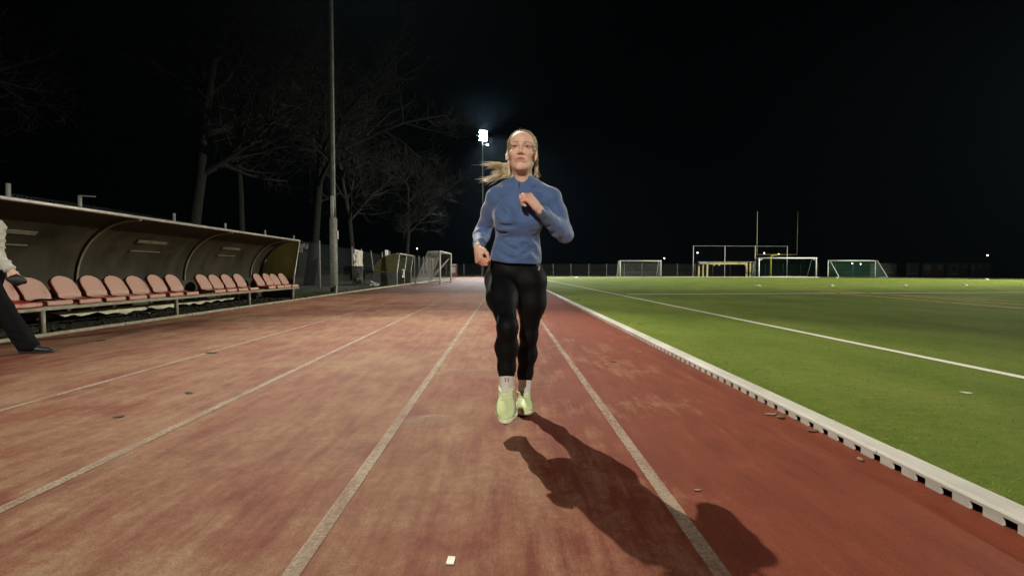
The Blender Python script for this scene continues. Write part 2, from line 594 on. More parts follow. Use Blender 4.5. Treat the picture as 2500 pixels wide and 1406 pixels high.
# ------------------------------------------------------------------ kerb rail with its row of drain slots
rail = empty('kerb_rail', (TR_R, 0, 0), 'white plastic kerb rail with a row of drain slots between red track and green pitch', 'kerb rail')
PITCH_S, SLOT = 0.1245, 0.052
y0, sec, ns = 0.55 - 0.1245 * 10, 8 * 0.1245 * 3, 22
prof = [(0.0, 0.0), (0.0, 0.040), (0.004, 0.047), (0.011, 0.050), (0.104, 0.051), (0.110, 0.046), (0.110, 0.0)]
for s in range(ns):
    ya = y0 + s * sec + 0.0015
    yb = y0 + (s + 1) * sec - 0.0015
    jz, jx = rng.uniform(-0.0012, 0.0012), rng.uniform(-0.002, 0.002)
    b = MB()
    # upper channel (everything above the slots)
    up = [(0.0, 0.029)] + prof[1:]
    b.grid([[(x + jx, ya, z + jz) for x, z in up], [(x + jx, yb, z + jz) for x, z in up]])
    cnt = 24
    for k in range(cnt):
        a = y0 + s * sec + k * PITCH_S
        # solid wall between two slots, ends turned inwards
        w0, w1 = a + SLOT / 2, a + PITCH_S - SLOT / 2
        w0, w1 = max(w0, ya), min(w1, yb)
        b.add([(jx, w0, 0), (jx, w1, 0), (jx, w1, 0.029 + jz), (jx, w0, 0.029 + jz), (jx + 0.012, w0, 0), (jx + 0.012, w0, 0.029 + jz), (jx + 0.012, w1, 0), (jx + 0.012, w1, 0.029 + jz)],
              [(0, 1, 2, 3), (0, 3, 5, 4), (1, 6, 7, 2)])
    b.grid([[(x + jx + 0.03, ya, z + jz) for x, z in ((0, -0.001), (0, 0.047))], [(x + jx + 0.03, yb, z + jz) for x, z in ((0, -0.001), (0, 0.047))]])  # dark sheet in the hollow stands for the shade behind the slots
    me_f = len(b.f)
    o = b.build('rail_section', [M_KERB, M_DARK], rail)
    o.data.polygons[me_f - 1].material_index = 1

# ------------------------------------------------------------------ long dugout
def dirty_panel(name, lo, hi, rough, spec=0.5, alpha=None, trans=0.0):
    m, nt, b = mat(name)
    v = coords(nt)
    n1 = noise(nt, coords(nt, (1, 1, 0.45)), 1.7, 7, 0.7, 0.6)
    n2 = noise(nt, v, 22, 5, 0.7)
    f = mth(nt, 'ADD', mth(nt, 'MULTIPLY', n1, 0.72), mth(nt, 'MULTIPLY', n2, 0.28))
    L(nt, ramp(nt, f, [(0.36, lo), (0.64, hi)]), b.inputs['Base Color'])
    L(nt, ramp(nt, n1, [(0.3, rough - 0.12), (0.7, rough + 0.12)]), b.inputs['Roughness'])
    b.inputs['Specular IOR Level'].default_value = spec
    if alpha is not None:
        L(nt, ramp(nt, f, [(0.3, alpha[0]), (0.7, alpha[1])]), b.inputs['Alpha'])
    bump(nt, b, n2, 0.15, 0.01)
    if trans:
        # thin plastic that lets light through from behind
        tl_ = N(nt, 'ShaderNodeBsdfTranslucent')
        L(nt, ramp(nt, f, [(0.36, lo), (0.64, hi)]), tl_.inputs['Color'])
        mx = N(nt, 'ShaderNodeMixShader')
        mx.inputs[0].default_value = trans
        out = nt.nodes['Material Output']
        L(nt, b.outputs[0], mx.inputs[1])
        L(nt, tl_.outputs[0], mx.inputs[2])
        L(nt, mx.outputs[0], out.inputs[0])
    return m


M_ROOF = dirty_panel('mouldy dugout shell', (0.010, 0.0095, 0.004), (0.048, 0.040, 0.018), 0.6)
M_SIDE = dirty_panel('algae stained clear panel', (0.22, 0.225, 0.085), (0.42, 0.41, 0.17), 0.5, 0.5, (0.80, 0.96), 0.5)
M_SIDE_LOW = dirty_panel('stained lower panel', (0.035, 0.032, 0.022), (0.075, 0.065, 0.04), 0.7)
M_RIB = simple('rib steel', (0.27, 0.26, 0.175), 0.55, 0.3, 7, 0.2)
M_STRIP = simple('dull ceiling strip', (0.15, 0.145, 0.095), 0.6, 0.35, 6)
M_RAIL = simple('front rail aluminium', (0.50, 0.49, 0.43), 0.45, 0.25, 4, 0.3)
M_BENCH = simple('bench beam', (0.33, 0.31, 0.23), 0.6, 0.25, 9, 0.1)

DX, DY0, DY1 = -6.30, 3.2, 15.85
dug = empty('dugout', (DX, 10, 0), 'long dark olive dugout with a curved roof over the row of red seats', 'dugout')
DL = Vector((DX, 10, 0))


def prof_pts(n=22, inset=0.0):
    """roof section from the back foot up and forward to the front rail: (x from the front rail, z)"""
    out = [(-1.17 + inset, 0.02), (-1.17 + inset, 0.55)]
    for k in range(n + 1):
        t = PI / 2 * k / n
        out.append((0.0 - (1.17 - inset) * math.cos(t) ** 0.92, 0.62 + (1.155 - inset) * math.sin(t) ** 0.95))
    return out


rows = []
pp = prof_pts()
for k in range(30):
    y = DY0 + (DY1 - DY0) * k / 29 - 10
    rows.append([(x, y, z + 0.006 * math.sin(k * 1.7 + j)) for j, (x, z) in enumerate(pp)])
MB().grid(rows).build('shell', M_ROOF, dug, True, solid=0.012)
MB().tube([(0.0, DY0 - 10, 1.78), (0.0, DY1 - 10 + 0.02, 1.775)], 0.026, 10).build('front_rail', M_RAIL, dug, True)
for y in (6.0, 9.0, 12.0, 15.1):
    q = prof_pts(22, 0.035)
    MB().tube([(x, y - 10, z) for x, z in q], 0.022, 8).build('rib', M_RIB, dug, True)
# lower back board
for k in range(5):
    ya, yb = 3.3 + k * 2.5, 3.3 + k * 2.5 + 2.46
    MB().box((-1.12, (ya + yb) / 2 - 10, 0.36), (0.02, yb - ya, 0.56)).build('back_board', M_SIDE_LOW, dug, bevel=0.004)
# pale boards showing between the seats
for (px0, px1, z0, z1) in ((1150, 1245, 0.33, 0.64), (1770, 1815, 0.36, 0.64), (1330, 1345, 0.33, 0.64)):
    ya, yb = [1250 * 7.38 / (1232 - p / 3.27) for p in (px0, px1)]
    MB().box((-1.095, (ya + yb) / 2 - 10, (z0 + z1) / 2), (0.02, yb - ya, z1 - z0)).build('back_board', simple('pale board', (0.17, 0.165, 0.11), 0.7, 0.3, 9), dug)
# ceiling plates
for y in (4.5, 7.5, 10.5, 13.5):
    for off, wid, m in ((0.0, 0.07, M_STRIP), (0.13, 0.025, M_STRIP)):
        x0 = -0.86 - off
        j = min(range(len(pp)), key=lambda i: abs(pp[i][0] - x0))
        x, z = pp[j]
        tx, tz = pp[min(j + 1, len(pp) - 1)][0] - pp[j - 1][0], pp[min(j + 1, len(pp) - 1)][1] - pp[j - 1][1]
        an = math.atan2(tz, tx)
        MB().box((x + 0.03 * math.sin(an), y - 10, z - 0.03 * math.cos(an)), (wid, 0.85, 0.014), Matrix.Rotation(-an, 3, 'Y')).build('ceiling_strip', m, dug, bevel=0.003)
# far end panel: clear upper part, darker skirt, kinked front leg
ye = DY1 - 10
up = [(x, ye, z) for x, z in prof_pts(22, 0.02) if z > 0.60]
leg = [(0.0, ye + 0.02, 1.775), (-0.20, ye + 0.02, 0.60), (-0.215, ye + 0.02, 0.0)]
MB().prism([(-1.15, ye, 0.61)] + up + [(-0.20, ye, 0.61)], (0, 0.012, 0)).build('end_panel', M_SIDE, dug)
MB().prism([(-1.15, ye, 0.02), (-1.15, ye, 0.595), (-0.20, ye, 0.595), (-0.215, ye, 0.02)], (0, 0.012, 0)).build('end_skirt', M_SIDE_LOW, dug)
MB().tube(leg, 0.024, 8).build('front_leg', M_RAIL, dug, True)
MB().tube([(-1.16, ye - 0.01, 0.602), (-0.2, ye - 0.01, 0.602)], 0.012, 6).build('cross_bar', M_RIB, dug)

# ------------------------------------------------------------------ bench with its red seats
M_SEAT = None


def seat_material(name, red, pale, cut):
    m, nt, b = mat(name)
    v = coords(nt)
    n1 = noise(nt, v, 3.2, 6, 0.6, 0.7)
    n2 = noise(nt, v, 40, 4, 0.7)
    f = mth(nt, 'ADD', mth(nt, 'MULTIPLY', n1, 0.8), mth(nt, 'MULTIPLY', n2, 0.2))
    geo = N(nt, 'ShaderNodeNewGeometry')
    sep = N(nt, 'ShaderNodeSeparateXYZ')
    L(nt, geo.outputs['Normal'], sep.inputs[0])
    # sun fading with light painted in: pale facing sides, flanks dark red as shade
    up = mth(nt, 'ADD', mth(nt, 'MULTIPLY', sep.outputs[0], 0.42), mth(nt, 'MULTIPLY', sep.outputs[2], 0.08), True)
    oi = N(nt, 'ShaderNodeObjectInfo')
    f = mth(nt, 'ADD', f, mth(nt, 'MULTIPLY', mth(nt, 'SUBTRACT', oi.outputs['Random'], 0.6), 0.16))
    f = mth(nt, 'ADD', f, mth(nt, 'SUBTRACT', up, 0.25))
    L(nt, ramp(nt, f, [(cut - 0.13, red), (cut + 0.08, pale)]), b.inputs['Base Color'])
    b.inputs['Roughness'].default_value = 0.5
    return m


M_SEAT = seat_material('sun faded seat with painted light', (0.42, 0.05, 0.034), (0.62, 0.38, 0.30), 0.42)
M_SEAT_RED = seat_material('half faded seat with painted light', (0.42, 0.035, 0.022), (0.62, 0.38, 0.30), 0.54)
bench = empty('bench', (DX, 10, 0), 'long low steel bench with a row of faded red shell seats under the dugout', 'bench')
MB().box((0.0, 9.55 - 10, 0.345), (0.06, 12.3, 0.055)).build('front_beam', M_BENCH, bench, bevel=0.006)
MB().box((-0.33, 9.55 - 10, 0.345), (0.05, 12.3, 0.05)).build('rear_beam', M_BENCH, bench, bevel=0.006)
for y in (4.1, 7.05, 9.9, 12.7, 15.3):
    MB().tube([(0.0, y - 10, 0.0), (0.0, y - 10, 0.318)], 0.036, 10).box((0, y - 10, 0.006), (0.16, 0.13, 0.012)).build('leg', M_BENCH, bench, True)
    MB().box((-0.165, y - 10, 0.305), (0.30, 0.04, 0.03)).build('cross_bar', M_BENCH, bench)


def seat_mesh():
    """one shell: thick front lip, shallow pan, back that rises to a round top"""
    path = []
    # (x toward field, z, half width, side curl)
    path += [(0.055, 0.376, 0.196, 0), (0.062, 0.40, 0.202, 0), (0.060, 0.428, 0.205, 0.0), (0.035, 0.440, 0.206, 0.004)]
    for k in range(5):
        t = k / 4
        path.append((0.0 - 0.20 * t, 0.438 - 0.012 * math.sin(PI * t), 0.206 - 0.004 * t, 0.012 + 0.018 * t))
    for k in range(1, 6):
        t = k / 5
        path.append((-0.20 - 0.10 * math.sin(t * PI / 2), 0.438 + 0.075 * (1 - math.cos(t * PI / 2)), 0.202, 0.03 + 0.03 * t))
    for k in range(1, 17):
        t = math.sin(k / 16 * PI / 2)
        x = max(0, (t - 0.50) / 0.50)
        hw = 0.203 * max(0.0, 1 - x ** 2.3) ** 0.5
        path.append((-0.30 - 0.105 * t, 0.513 + 0.262 * t, max(hw, 0.02), 0.06 * (1 - t) ** 0.7 * (1 - 0.3 * t)))
    rows = []
    for i, (x, z, hw, curl) in enumerate(path):
        x0, z0 = path[max(i - 1, 0)][:2]
        x1, z1 = path[min(i + 1, len(path) - 1)][:2]
        t = Vector((x1 - x0, 0, z1 - z0)).normalized()
        n = Vector((t.z, 0, -t.x)) if i > 3 else Vector((-1, 0, -0.15))
        if n.x > 0.1 or n.z > 0.1:
            n = -n
        dep = 0.055 if i > 3 else 0.03
        r = []
        for j in range(13):
            s = -1 + 2 * j / 12
            c = abs(s) ** 3 * curl
            r.append(Vector((x + c * 0.9 * (1 if z > 0.46 else 0.15), s * hw, z + c * (0.15 if z > 0.46 else 0.6))))
        rows.append([r[0] + n * dep, r[0] + n * 0.012] + r + [r[-1] + n * 0.012, r[-1] + n * dep])
    top = rows[-1]
    rows.append([p + Vector((-0.012, 0, 0.004)) for p in top])
    rows.append([p + Vector((-0.05, 0, -0.004)) for p in top])
    return MB().grid(rows)


sm = seat_mesh()
proto = None
for k in range(25):
    y = 15.36 - k * 0.5045
    if k in (4, 9) or y < 3.6:
        continue
    if proto is None:
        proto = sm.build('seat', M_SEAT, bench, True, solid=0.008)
        o = proto
    else:
        o = proto.copy()
        COL.objects.link(o)
        o.parent = bench
    o.location = (0, y - 10, rng.uniform(-0.003, 0.003))
    o.rotation_euler = (0, rng.uniform(-0.03, 0.03), rng.uniform(-0.035, 0.035))
    if k in (17, 11):
        o.data = o.data.copy()
        o.data.materials.clear()
        o.data.materials.append(M_SEAT_RED)
        o['label'] = 'seat that has kept a strong red patch'
# torn pale sheet under the bench
rows = []
for k in range(33):
    y = 7.75 + 5.2 * k / 32
    t = k / 32
    ragged = 0.05 * math.sin(k * 0.9) * 0.5 + 0.035 * math.sin(k * 2.3)
    h = 0.13 * math.sin(PI * min(1, t * 1.02)) ** 0.6 * (0.75 + 0.25 * math.cos(5 * t)) + 0.01
    top = 0.235 - 0.03 * t
    rows.append([(-0.50, y, top), (-0.47 + 0.015 * math.sin(k), y, top - (h + ragged * 0.4) * 0.55), (-0.44 + 0.02 * math.sin(k * 1.3), y, max(0.03, top - h - ragged * 0.7))])
tag(MB().grid(rows).build('torn_sheet', simple('pale tarpaulin', (0.58, 0.57, 0.40), 0.7, 0.25, 5), None, True, solid=0.004, loc=(DX, 0, 0)), 'torn pale sheet hanging behind the bench under the dugout', 'tarpaulin')
g = ground(349, 765)
tag(MB().prism([(0, 0, 0), (0.09, 0.01, 0), (0.10, 0.07, 0), (0.02, 0.08, 0)], (0, 0, 0.006)).build('paper_scrap', M_WHITE, loc=(g.x, g.y, 0.002)), 'white paper scrap lying in the dark under the long bench', 'litter')

# ------------------------------------------------------------------ perimeter fence on the left
M_POST = simple('weathered fence post', (0.27, 0.27, 0.245), 0.75, 0.3, 8)


def mesh_material(name, c, a, k=1.0):
    m, nt, b = mat(name)
    tc = N(nt, 'ShaderNodeTexCoord')
    sep = N(nt, 'ShaderNodeSeparateXYZ')
    L(nt, tc.outputs['Object'], sep.inputs[0])
    u = mth(nt, 'ADD', sep.outputs[0], sep.outputs[1])
    al = None
    for op in ('ADD', 'SUBTRACT'):
        w = mth(nt, op, u, sep.outputs[2])
        w = mth(nt, 'ABSOLUTE', mth(nt, 'SUBTRACT', mth(nt, 'FRACT', mth(nt, 'MULTIPLY', w, 11.0 * k)), 0.5))
        w = mth(nt, 'LESS_THAN', w, a)
        al = w if al is None else mth(nt, 'MAXIMUM', al, w)
    L(nt, al, b.inputs['Alpha'])
    b.inputs['Base Color'].default_value = (*c, 1)
    b.inputs['Roughness'].default_value = 0.5
    b.inputs['Metallic'].default_value = 0.2
    return m


M_MESH = mesh_material('chain link wire', (0.045, 0.055, 0.056), 0.05)
fence = empty('mesh_fence', (-9.0, 20, 0), 'wire mesh fence on pale posts behind the dugouts on the left', 'fence')
fx = -9.0


def fpost(px0, py0, px1, py1, arm=False):
    """post of the photograph from its top pixel to its foot pixel, foot on the fence line"""
    d = ray(px1, 700)
    y = fx / d.x * d.y
    y = min(y, 64)
    foot = Vector((at(px1, 660, y).x, y, 0))
    top = at(px0, py0, y)
    return foot, top


posts = [(20, 448), (195, 478), (425, 521), (550, 545), (647, 562), (717, 575), (780, 587), (859, 602), (882, 607), (905, 612), (933, 615)]
feet = {859: 861, 882: 892, 905: 915, 780: 781}
ys = []
for px, py in posts:
    foot, top = fpost(px, py, feet.get(px, px), py)
    ys.append((foot, top))
    o0 = Vector((fx, 20, 0))
    MB().tube([foot - o0, top - o0], 0.035, 8).build('post', M_POST, fence, True)
    if px == 195:
        MB().tube([top - o0, top - o0 + Vector((0.32, 0, -0.02))], 0.015, 6).build('post_arm', M_POST, fence)
y = ys[-1][0].y + 2.7
while y < 66:
    foot, top = Vector((fx, y, 0)), Vector((fx + rng.uniform(-0.05, 0.05), y, 2.38 + rng.uniform(-.04, .04)))
    ys.append((foot, top))
    MB().tube([foot - Vector((fx, 20, 0)), top - Vector((fx, 20, 0))], 0.035, 6).build('post', M_POST, fence, True)
    y += 2.7
for (f0, t0), (f1, t1) in zip(ys[:-1], ys[1:]):
    o0 = Vector((fx, 20, 0))
    k = 0.93
    MB().poly([f0 - o0 + Vector((0, 0, 0.05)), f1 - o0 + Vector((0, 0, 0.05)), f1 + (t1 - f1) * k - o0, f0 + (t0 - f0) * k - o0]).build('mesh_panel', M_MESH, fence)
# weathered white banner on the fence
d0, d1 = ray(864, 690), ray(888, 690)
ya, yb = (fx + 0.06) / d0.x * d0.y, (fx + 0.06) / d1.x * d1.y
M_BAN = simple('dirty white banner', (0.50, 0.46, 0.40), 0.7, 0.35, 3.5, c2=(0.62, 0.58, 0.50))
bl, br = Vector((fx + 0.06, ya, 0.06)), Vector((fx + 0.06, yb - 0.2, 0.06))
tl, tr = at(863, 608, ya), at(878, 613, yb - 0.2)
tl.x = tr.x = fx + 0.06
rows = []
for i in range(13):
    t = i / 12
    a, c = bl.lerp(tl, t), br.lerp(tr, t)
    rows.append([a.lerp(c, s / 8) + Vector((0.02 * math.sin(i * 1.1 + s), 0, 0)) for s in range(9)])
ban = tag(MB().grid(rows).build('banner', M_BAN, None, True, solid=0.006), 'tall dirty white banner hung on the fence between two leaning posts', 'banner')
b = MB()
for i in range(26):
    t = rng.random() ** 1.4
    s = abs(rng.gauss(0.10, 0.10)) if rng.random() < 0.6 else rng.uniform(0.1, 0.6)
    if s > 0.9:
        continue
    p = bl.lerp(tl, t * 0.9 + 0.05).lerp(br.lerp(tr, t * 0.9 + 0.05), s)
    r0 = rng.uniform(0.05, 0.16)
    b.poly([p + Vector((0.030, math.cos(w) * r0 * rng.uniform(0.6, 1.4), math.sin(w) * r0 * rng.uniform(0.5, 1.1))) for w in [2 * PI * q / 8 for q in range(8)]])
st = b.build('stain', simple('faded print', (0.15, 0.12, 0.10), 0.8, 0.4), ban)
# small pale sign above the fence near the small dugout
p = at(944, 621, 33)
tag(MB().box(p, (0.03, 0.9, 0.55)).build('sign_board', M_BAN, bevel=0.01), 'small pale board on the fence above the small rounded dugout', 'sign')

# ------------------------------------------------------------------ small dugout with a clear rounded shell
M_CLEAR = dirty_panel('dirty acrylic', (0.22, 0.22, 0.07), (0.40, 0.39, 0.14), 0.4, 0.5, (0.72, 0.93), 0.5)
M_CLEAR2 = dirty_panel('grey lower acrylic', (0.17, 0.185, 0.17), (0.30, 0.32, 0.29), 0.45, 0.5, (0.74, 0.92), 0.5)
M_CLEAR3 = dirty_panel('cleaner acrylic', (0.22, 0.23, 0.15), (0.40, 0.41, 0.29), 0.4, 0.5, (0.5, 0.78), 0.5)
Y0, Y1 = 28.9, 33.1
sx = -6.05
sd = empty('small_dugout', (sx, Y0, 0), 'small rounded dugout of dirty clear panels and white frames beside the track', 'dugout')


def sprof(n=14):
    out = [(-1.30, 0.0), (-1.34, 0.45), (-1.30, 0.78)]
    for k in range(1, n + 1):
        t = PI / 2 * k / n
        out.append((0.06 - 1.36 * math.cos(t), 0.78 + 1.02 * math.sin(t)))
    return out


sp = sprof()
MB().grid([[(x, y, z) for x, z in sp[2:]] for y in (0, 1.4, 2.8, Y1 - Y0)]).build('shell', M_CLEAR, sd, True, solid=0.008)
MB().box((-1.32, (Y1 - Y0) / 2, 0.38), (0.02, Y1 - Y0 - 0.04, 0.76)).build('back_panel', M_CLEAR2, sd)
for k, y in enumerate((0.0, 2.1, Y1 - Y0)):
    MB().tube([(0.0, y, 0.0), (0.0, y, 0.76), (0.16, y, 1.80)], 0.026, 8).build('frame_post', M_RAIL, sd, True)
    if k != 1:
        MB().prism([(x, y + 0.03, z) for x, z in sp[2:]] + [(0.13, y + 0.03, 1.77), (0.0, y + 0.03, 0.78)], (0, 0.008, 0)).build('side_panel', M_CLEAR if k == 0 else M_CLEAR3, sd)
        MB().prism([(-1.30, y + 0.03, 0.02), (-1.33, y + 0.03, 0.45), (-1.30, y + 0.03, 0.76), (0.0, y + 0.03, 0.76), (0.0, y + 0.03, 0.02)], (0, 0.008, 0)).build('side_skirt', M_CLEAR2, sd)
    MB().tube([(x, y, z) for x, z in sp], 0.02, 6).build('rib', M_RIB, sd, True)
MB().tube([(0.16, 0, 1.80), (0.16, Y1 - Y0, 1.80)], 0.028, 8).build('front_rail', M_RAIL, sd, True)
# white sticker with a black arrow shape on the near side
y = -0.006
b = MB().poly([(0.03, y, 0.50), (0.36, y, 0.50), (0.36, y, 0.92), (0.03, y, 0.92)])
# (sits on a small board clamped behind the first frame post)
brd = MB().box((0.22, 0.62, 0.70), (0.012, 0.62, 0.46)).build('logo_board', simple('white sticker', (0.62, 0.62, 0.58), 0.5), sd)
lg = MB()
for pts in (((0.0, 0.90), (0.62, 0.86), (0.40, 0.72), (0.62, 0.55), (0.30, 0.50), (0.0, 0.64)), ((0.30, 0.74), (0.40, 0.72), (0.33, 0.66)),):
    lg.prism([(0.2275, 0.31 + a * 0.8, zz) for a, zz in pts], (0.001, 0, 0))
lg.build('logo', M_DARK, brd)
# rubbish at its foot
for k, (px, py) in enumerate(((936, 693.5), (944, 695), (951, 692))):
    p = ground(px, py)
    b = MB()
    for q in range(4):
        w = rng.uniform(0, PI)
        b.box((rng.uniform(-.12, .12), rng.uniform(-.12, .12), 0.05 + 0.06 * q * rng.random()), (rng.uniform(.12, .3), rng.uniform(.08, .2), rng.uniform(.03, .09)), Euler((rng.uniform(-.5, .5), rng.uniform(-.5, .5), w)).to_matrix())
    tag(b.build('crumpled_bag', simple('grey litter', (0.33, 0.33, 0.30), 0.6, 0.4, 12), bevel=0.015, loc=(max(p.x, -7.25) if p.x > -9 else -7, 28.35 + 0.15 * k, 0)),
        ('crumpled grey bag at the back foot of the small rounded dugout', 'crumpled pale bag in the middle of the litter by the small dugout', 'crumpled bag nearest the track by the small rounded dugout')[k], 'litter')
# white marker stake in front of the near mast
p = ground(821, 717)
tag(MB().tube([(0, 0, -0.05), (0, 0, 0.26)], 0.022, 6).box((0, 0, 0.28), (0.06, 0.06, 0.05)).build('marker_stake', M_WHITE, loc=(max(p.x, -6.5), p.y, 0)), 'short white marker stake at the foot of the near mast', 'stake')


# ------------------------------------------------------------------ goals
def net_sheet(b, p00, p10, p01, p11, nu, nv, sag=0.0, r=0.0035):
    """square net stretched over four corners"""
    P = lambda s, t: (p00 * (1 - s) + p10 * s) * (1 - t) + (p01 * (1 - s) + p11 * s) * t + Vector((0, 0, -sag * math.sin(PI * s) * math.sin(PI * t)))
    for i in range(nu + 1):
        b.tube([P(i / nu, k / 8) for k in range(9)], r, 3, False)
    for j in range(nv + 1):
        b.tube([P(k / 12, j / nv) for k in range(13)], r, 3, False)


M_NETW = simple('white net cord', (0.42, 0.42, 0.37), 0.8)
M_NETG = simple('green net cord', (0.012, 0.085, 0.045), 0.8)
M_GOALW = simple('white goal aluminium', (0.70, 0.70, 0.66), 0.4, 0.08, 5)
M_GOALG = simple('grey goal aluminium', (0.46, 0.46, 0.42), 0.45, 0.15, 5)


def goal(label, loc, rz, W, H, dt, db, mpost, mnet, r=0.05, cell=0.12, brace=False, nr=0.0035, front=True, side_m=None):
    """local frame: mouth in the plane y = 0 facing -y, depth to +y"""
    g = empty('football_goal', loc, label, 'goal', rz=rz)
    for s in (-1, 1):
        MB().tube([(s * W / 2, 0, 0), (s * W / 2, 0, H)], r, 10).build('post', mpost, g, True)
        b = MB().tube([(s * W / 2, 0, H), (s * W / 2, dt, H), (s * W / 2, db, 0.03)], r * 0.55, 8)
        b.tube([(s * W / 2, 0, 0.03), (s * W / 2, db, 0.03)], r * 0.55, 8)
        b.build('side_stay', side_m or mpost, g, True)
        if brace:
            MB().tube([(s * W / 2, 0, H - 0.55), (s * (W / 2 - 0.12), 0.05, H - 0.28), (s * (W / 2 - 0.5), 0.06, H - 0.06)], r * 0.5, 6).build('corner_brace', mpost, g, True)
    MB().tube([(-W / 2 - r, 0, H), (W / 2 + r, 0, H)], r, 10).build('crossbar', mpost, g, True)
    MB().tube([(-W / 2, db, 0.03), (W / 2, db, 0.03)], r * 0.5, 6).build('ground_bar', side_m or mpost, g, True)
    b = MB()
    V = Vector
    nu, nv = int(W / cell), int(H / cell)
    net_sheet(b, V((-W / 2, dt, H)), V((W / 2, dt, H)), V((-W / 2, db, 0.03)), V((W / 2, db, 0.03)), nu, nv, 0.03, nr)
    net_sheet(b, V((-W / 2, 0.03, H)), V((W / 2, 0.03, H)), V((-W / 2, dt, H)), V((W / 2, dt, H)), nu, max(2, int(dt / cell)), 0.05, nr)
    for s in (-1, 1):
        net_sheet(b, V((s * W / 2, 0.0, H)), V((s * W / 2, dt, H)), V((s * W / 2, 0.0, 0.05)), V((s * W / 2, db, 0.05)), max(4, int(db / cell)), nv, 0.0, nr)
    b.build('net', mnet, g)
    return g


gl = goal('grey youth goal with a pale net standing side on at the left of the track', (-3.95, 34.55, 0), R(88), 4.9, 2.05, 0.75, 1.6, M_GOALG, M_NETW, 0.05, 0.11, nr=0.0028)
# a loose fold of net hanging from the far post
b = MB()
for k in range(5):
    b.tube([(2.3 - 0.03 * k, 0.08, 1.75), (2.25 - 0.04 * k, 0.5 + 0.03 * k, 1.2), (2.1, 1.0 + 0.06 * k, 0.6), (2.05, 1.45 + 0.05 * k, 0.08)], 0.012, 4)
b.build('net_fold', M_NETW, gl)
p = ground(1566, 677.6)
goal('small grey goal with a pale net standing leftmost at the far end of the pitch', (p.x, 62, 0), R(2), 5.0, 2.02, 0.9, 1.7, M_GOALG, M_NETW, 0.06, 0.16, side_m=M_GOALG)
p = at(1922, 676, 65.2)
goal('white goal with a dark green net standing behind the yellow forked post', (p.x, 65.2, 0), R(-1), 7.32, 2.44, 0.9, 2.0, M_GOALW, M_NETG, 0.09, 0.16, brace=True, nr=0.006)
p = at(2081, 677, 60.6)
goal('white goal seen from behind with slanting rear stays beside the dark banners', (p.x - 0.1, 60.6, 0), R(188), 6.35, 2.02, 0.3, 1.75, M_GOALW, M_NETG, 0.055, 0.16, nr=0.006)

# american football posts: yellow gooseneck, crossbar, two uprights
fp = empty('forked_goalpost', at(1881, 676, 70.5) * 1.0, 'tall forked goalpost with a yellow gooseneck base and two thin uprights', 'goalpost')
fp.location.z = 0
M_YEL = simple('yellow post paint', (0.55, 0.42, 0.05), 0.5, 0.15)
cx = at(1896, 660, 71).x - fp.location.x
b = MB().tube([(0, 0, 0), (0, 0, 2.35), (0.05, 0.05, 2.75), (0.25, 0.25, 2.95), (cx, 0.5, 3.02)], 0.13, 10)
b.build('gooseneck', M_YEL, fp, True)
MB().tube([(cx - 2.85, 0.5, 3.05), (cx + 2.85, 0.5, 3.05)], 0.065, 8).build('crossbar', simple('dull crossbar', (0.33, 0.29, 0.14), 0.5), fp, True)
for s in (-1, 1):
    MB().tube([(cx + s * 2.82, 0.5, 3.0), (cx + s * 2.84, 0.5, 9.05)], [0.055, 0.045], 8).build('upright', simple('pale yellow upright', (0.52, 0.47, 0.28), 0.5), fp, True)

# ball stop net on four slim poles
bs = empty('ball_stop_net', (at(1805, 676, 67.5).x, 67.5, 0), 'tall ball stop net on four slim grey poles behind the far goals', 'ball net')
xs = [at(px, 660, 67.5).x - bs.location.x for px in (1692, 1769, 1843, 1921)]
for x in xs:
    MB().tube([(x, 0, 0), (x, 0, 4.12)], 0.05, 8).build('pole', M_GOALG, bs, True)
MB().tube([(xs[0], 0, 4.1), (xs[-1], 0, 4.05)], 0.014, 5).build('top_cable', M_GOALG, bs)
b = MB()
for i in range(3):
    net_sheet(b, Vector((xs[i], 0, 4.08)), Vector((xs[i + 1], 0, 4.08)), Vector((xs[i], 0, 0.1)), Vector((xs[i + 1], 0, 0.1)), 20, 20, 0, 0.0022)
b.build('net', simple('dark net cord', (0.03, 0.03, 0.028), 0.8), bs)

# padded training frame with yellow posts and a grey beam
tf = empty('training_frame', (at(1775, 676, 69).x, 69.0, 0), 'low padded training frame with yellow posts and beam behind the ball stop net', 'training frame')
M_PADY = simple('yellow pad', (0.42, 0.38, 0.08), 0.6, 0.25, 10)
M_PADG = simple('grey pad', (0.22, 0.22, 0.20), 0.7, 0.3, 10)
tx = [at(px, 660, 69).x - tf.location.x for px in (1709, 1718, 1726, 1822, 1833, 1843)]
for k, x in enumerate(tx):
    dy = (0.5, 0.25, 0)[k % 3] if k < 3 else (0, 0.25, 0.5)[k % 3]
    b = MB()
    for q in range(7):
        b.box((x, dy, 0.14 + 0.27 * q), (0.24, 0.24, 0.22))
    b.build('post', M_PADY if k not in (5,) else M_PADG, tf, bevel=0.03)
    b = MB()
    for q in range(6):
        b.box((x, dy, 0.275 + 0.27 * q), (0.255, 0.255, 0.05))
    b.build('strap', M_PADG, tf)
MB().box(((tx[2] + tx[3]) / 2, 0, 1.78), (tx[3] - tx[2] + 0.3, 0.2, 0.22)).build('beam', M_PADY, tf, bevel=0.03)
MB().box(((tx[0] + tx[5]) / 2, 0.22, 2.0), (tx[5] - tx[0] + 0.5, 0.5, 0.10)).build('top_beam', M_PADG, tf, bevel=0.03)
b = MB()
for x in (tx[2] + 0.9, tx[2] + 1.6, tx[3] - 0.2):
    b.box((x, -0.1, 1.6), (0.30, 0.12, 0.22), Matrix.Rotation(0.5, 3, 'Y'))
b.build('loose_pad', M_PADG, tf, bevel=0.03)
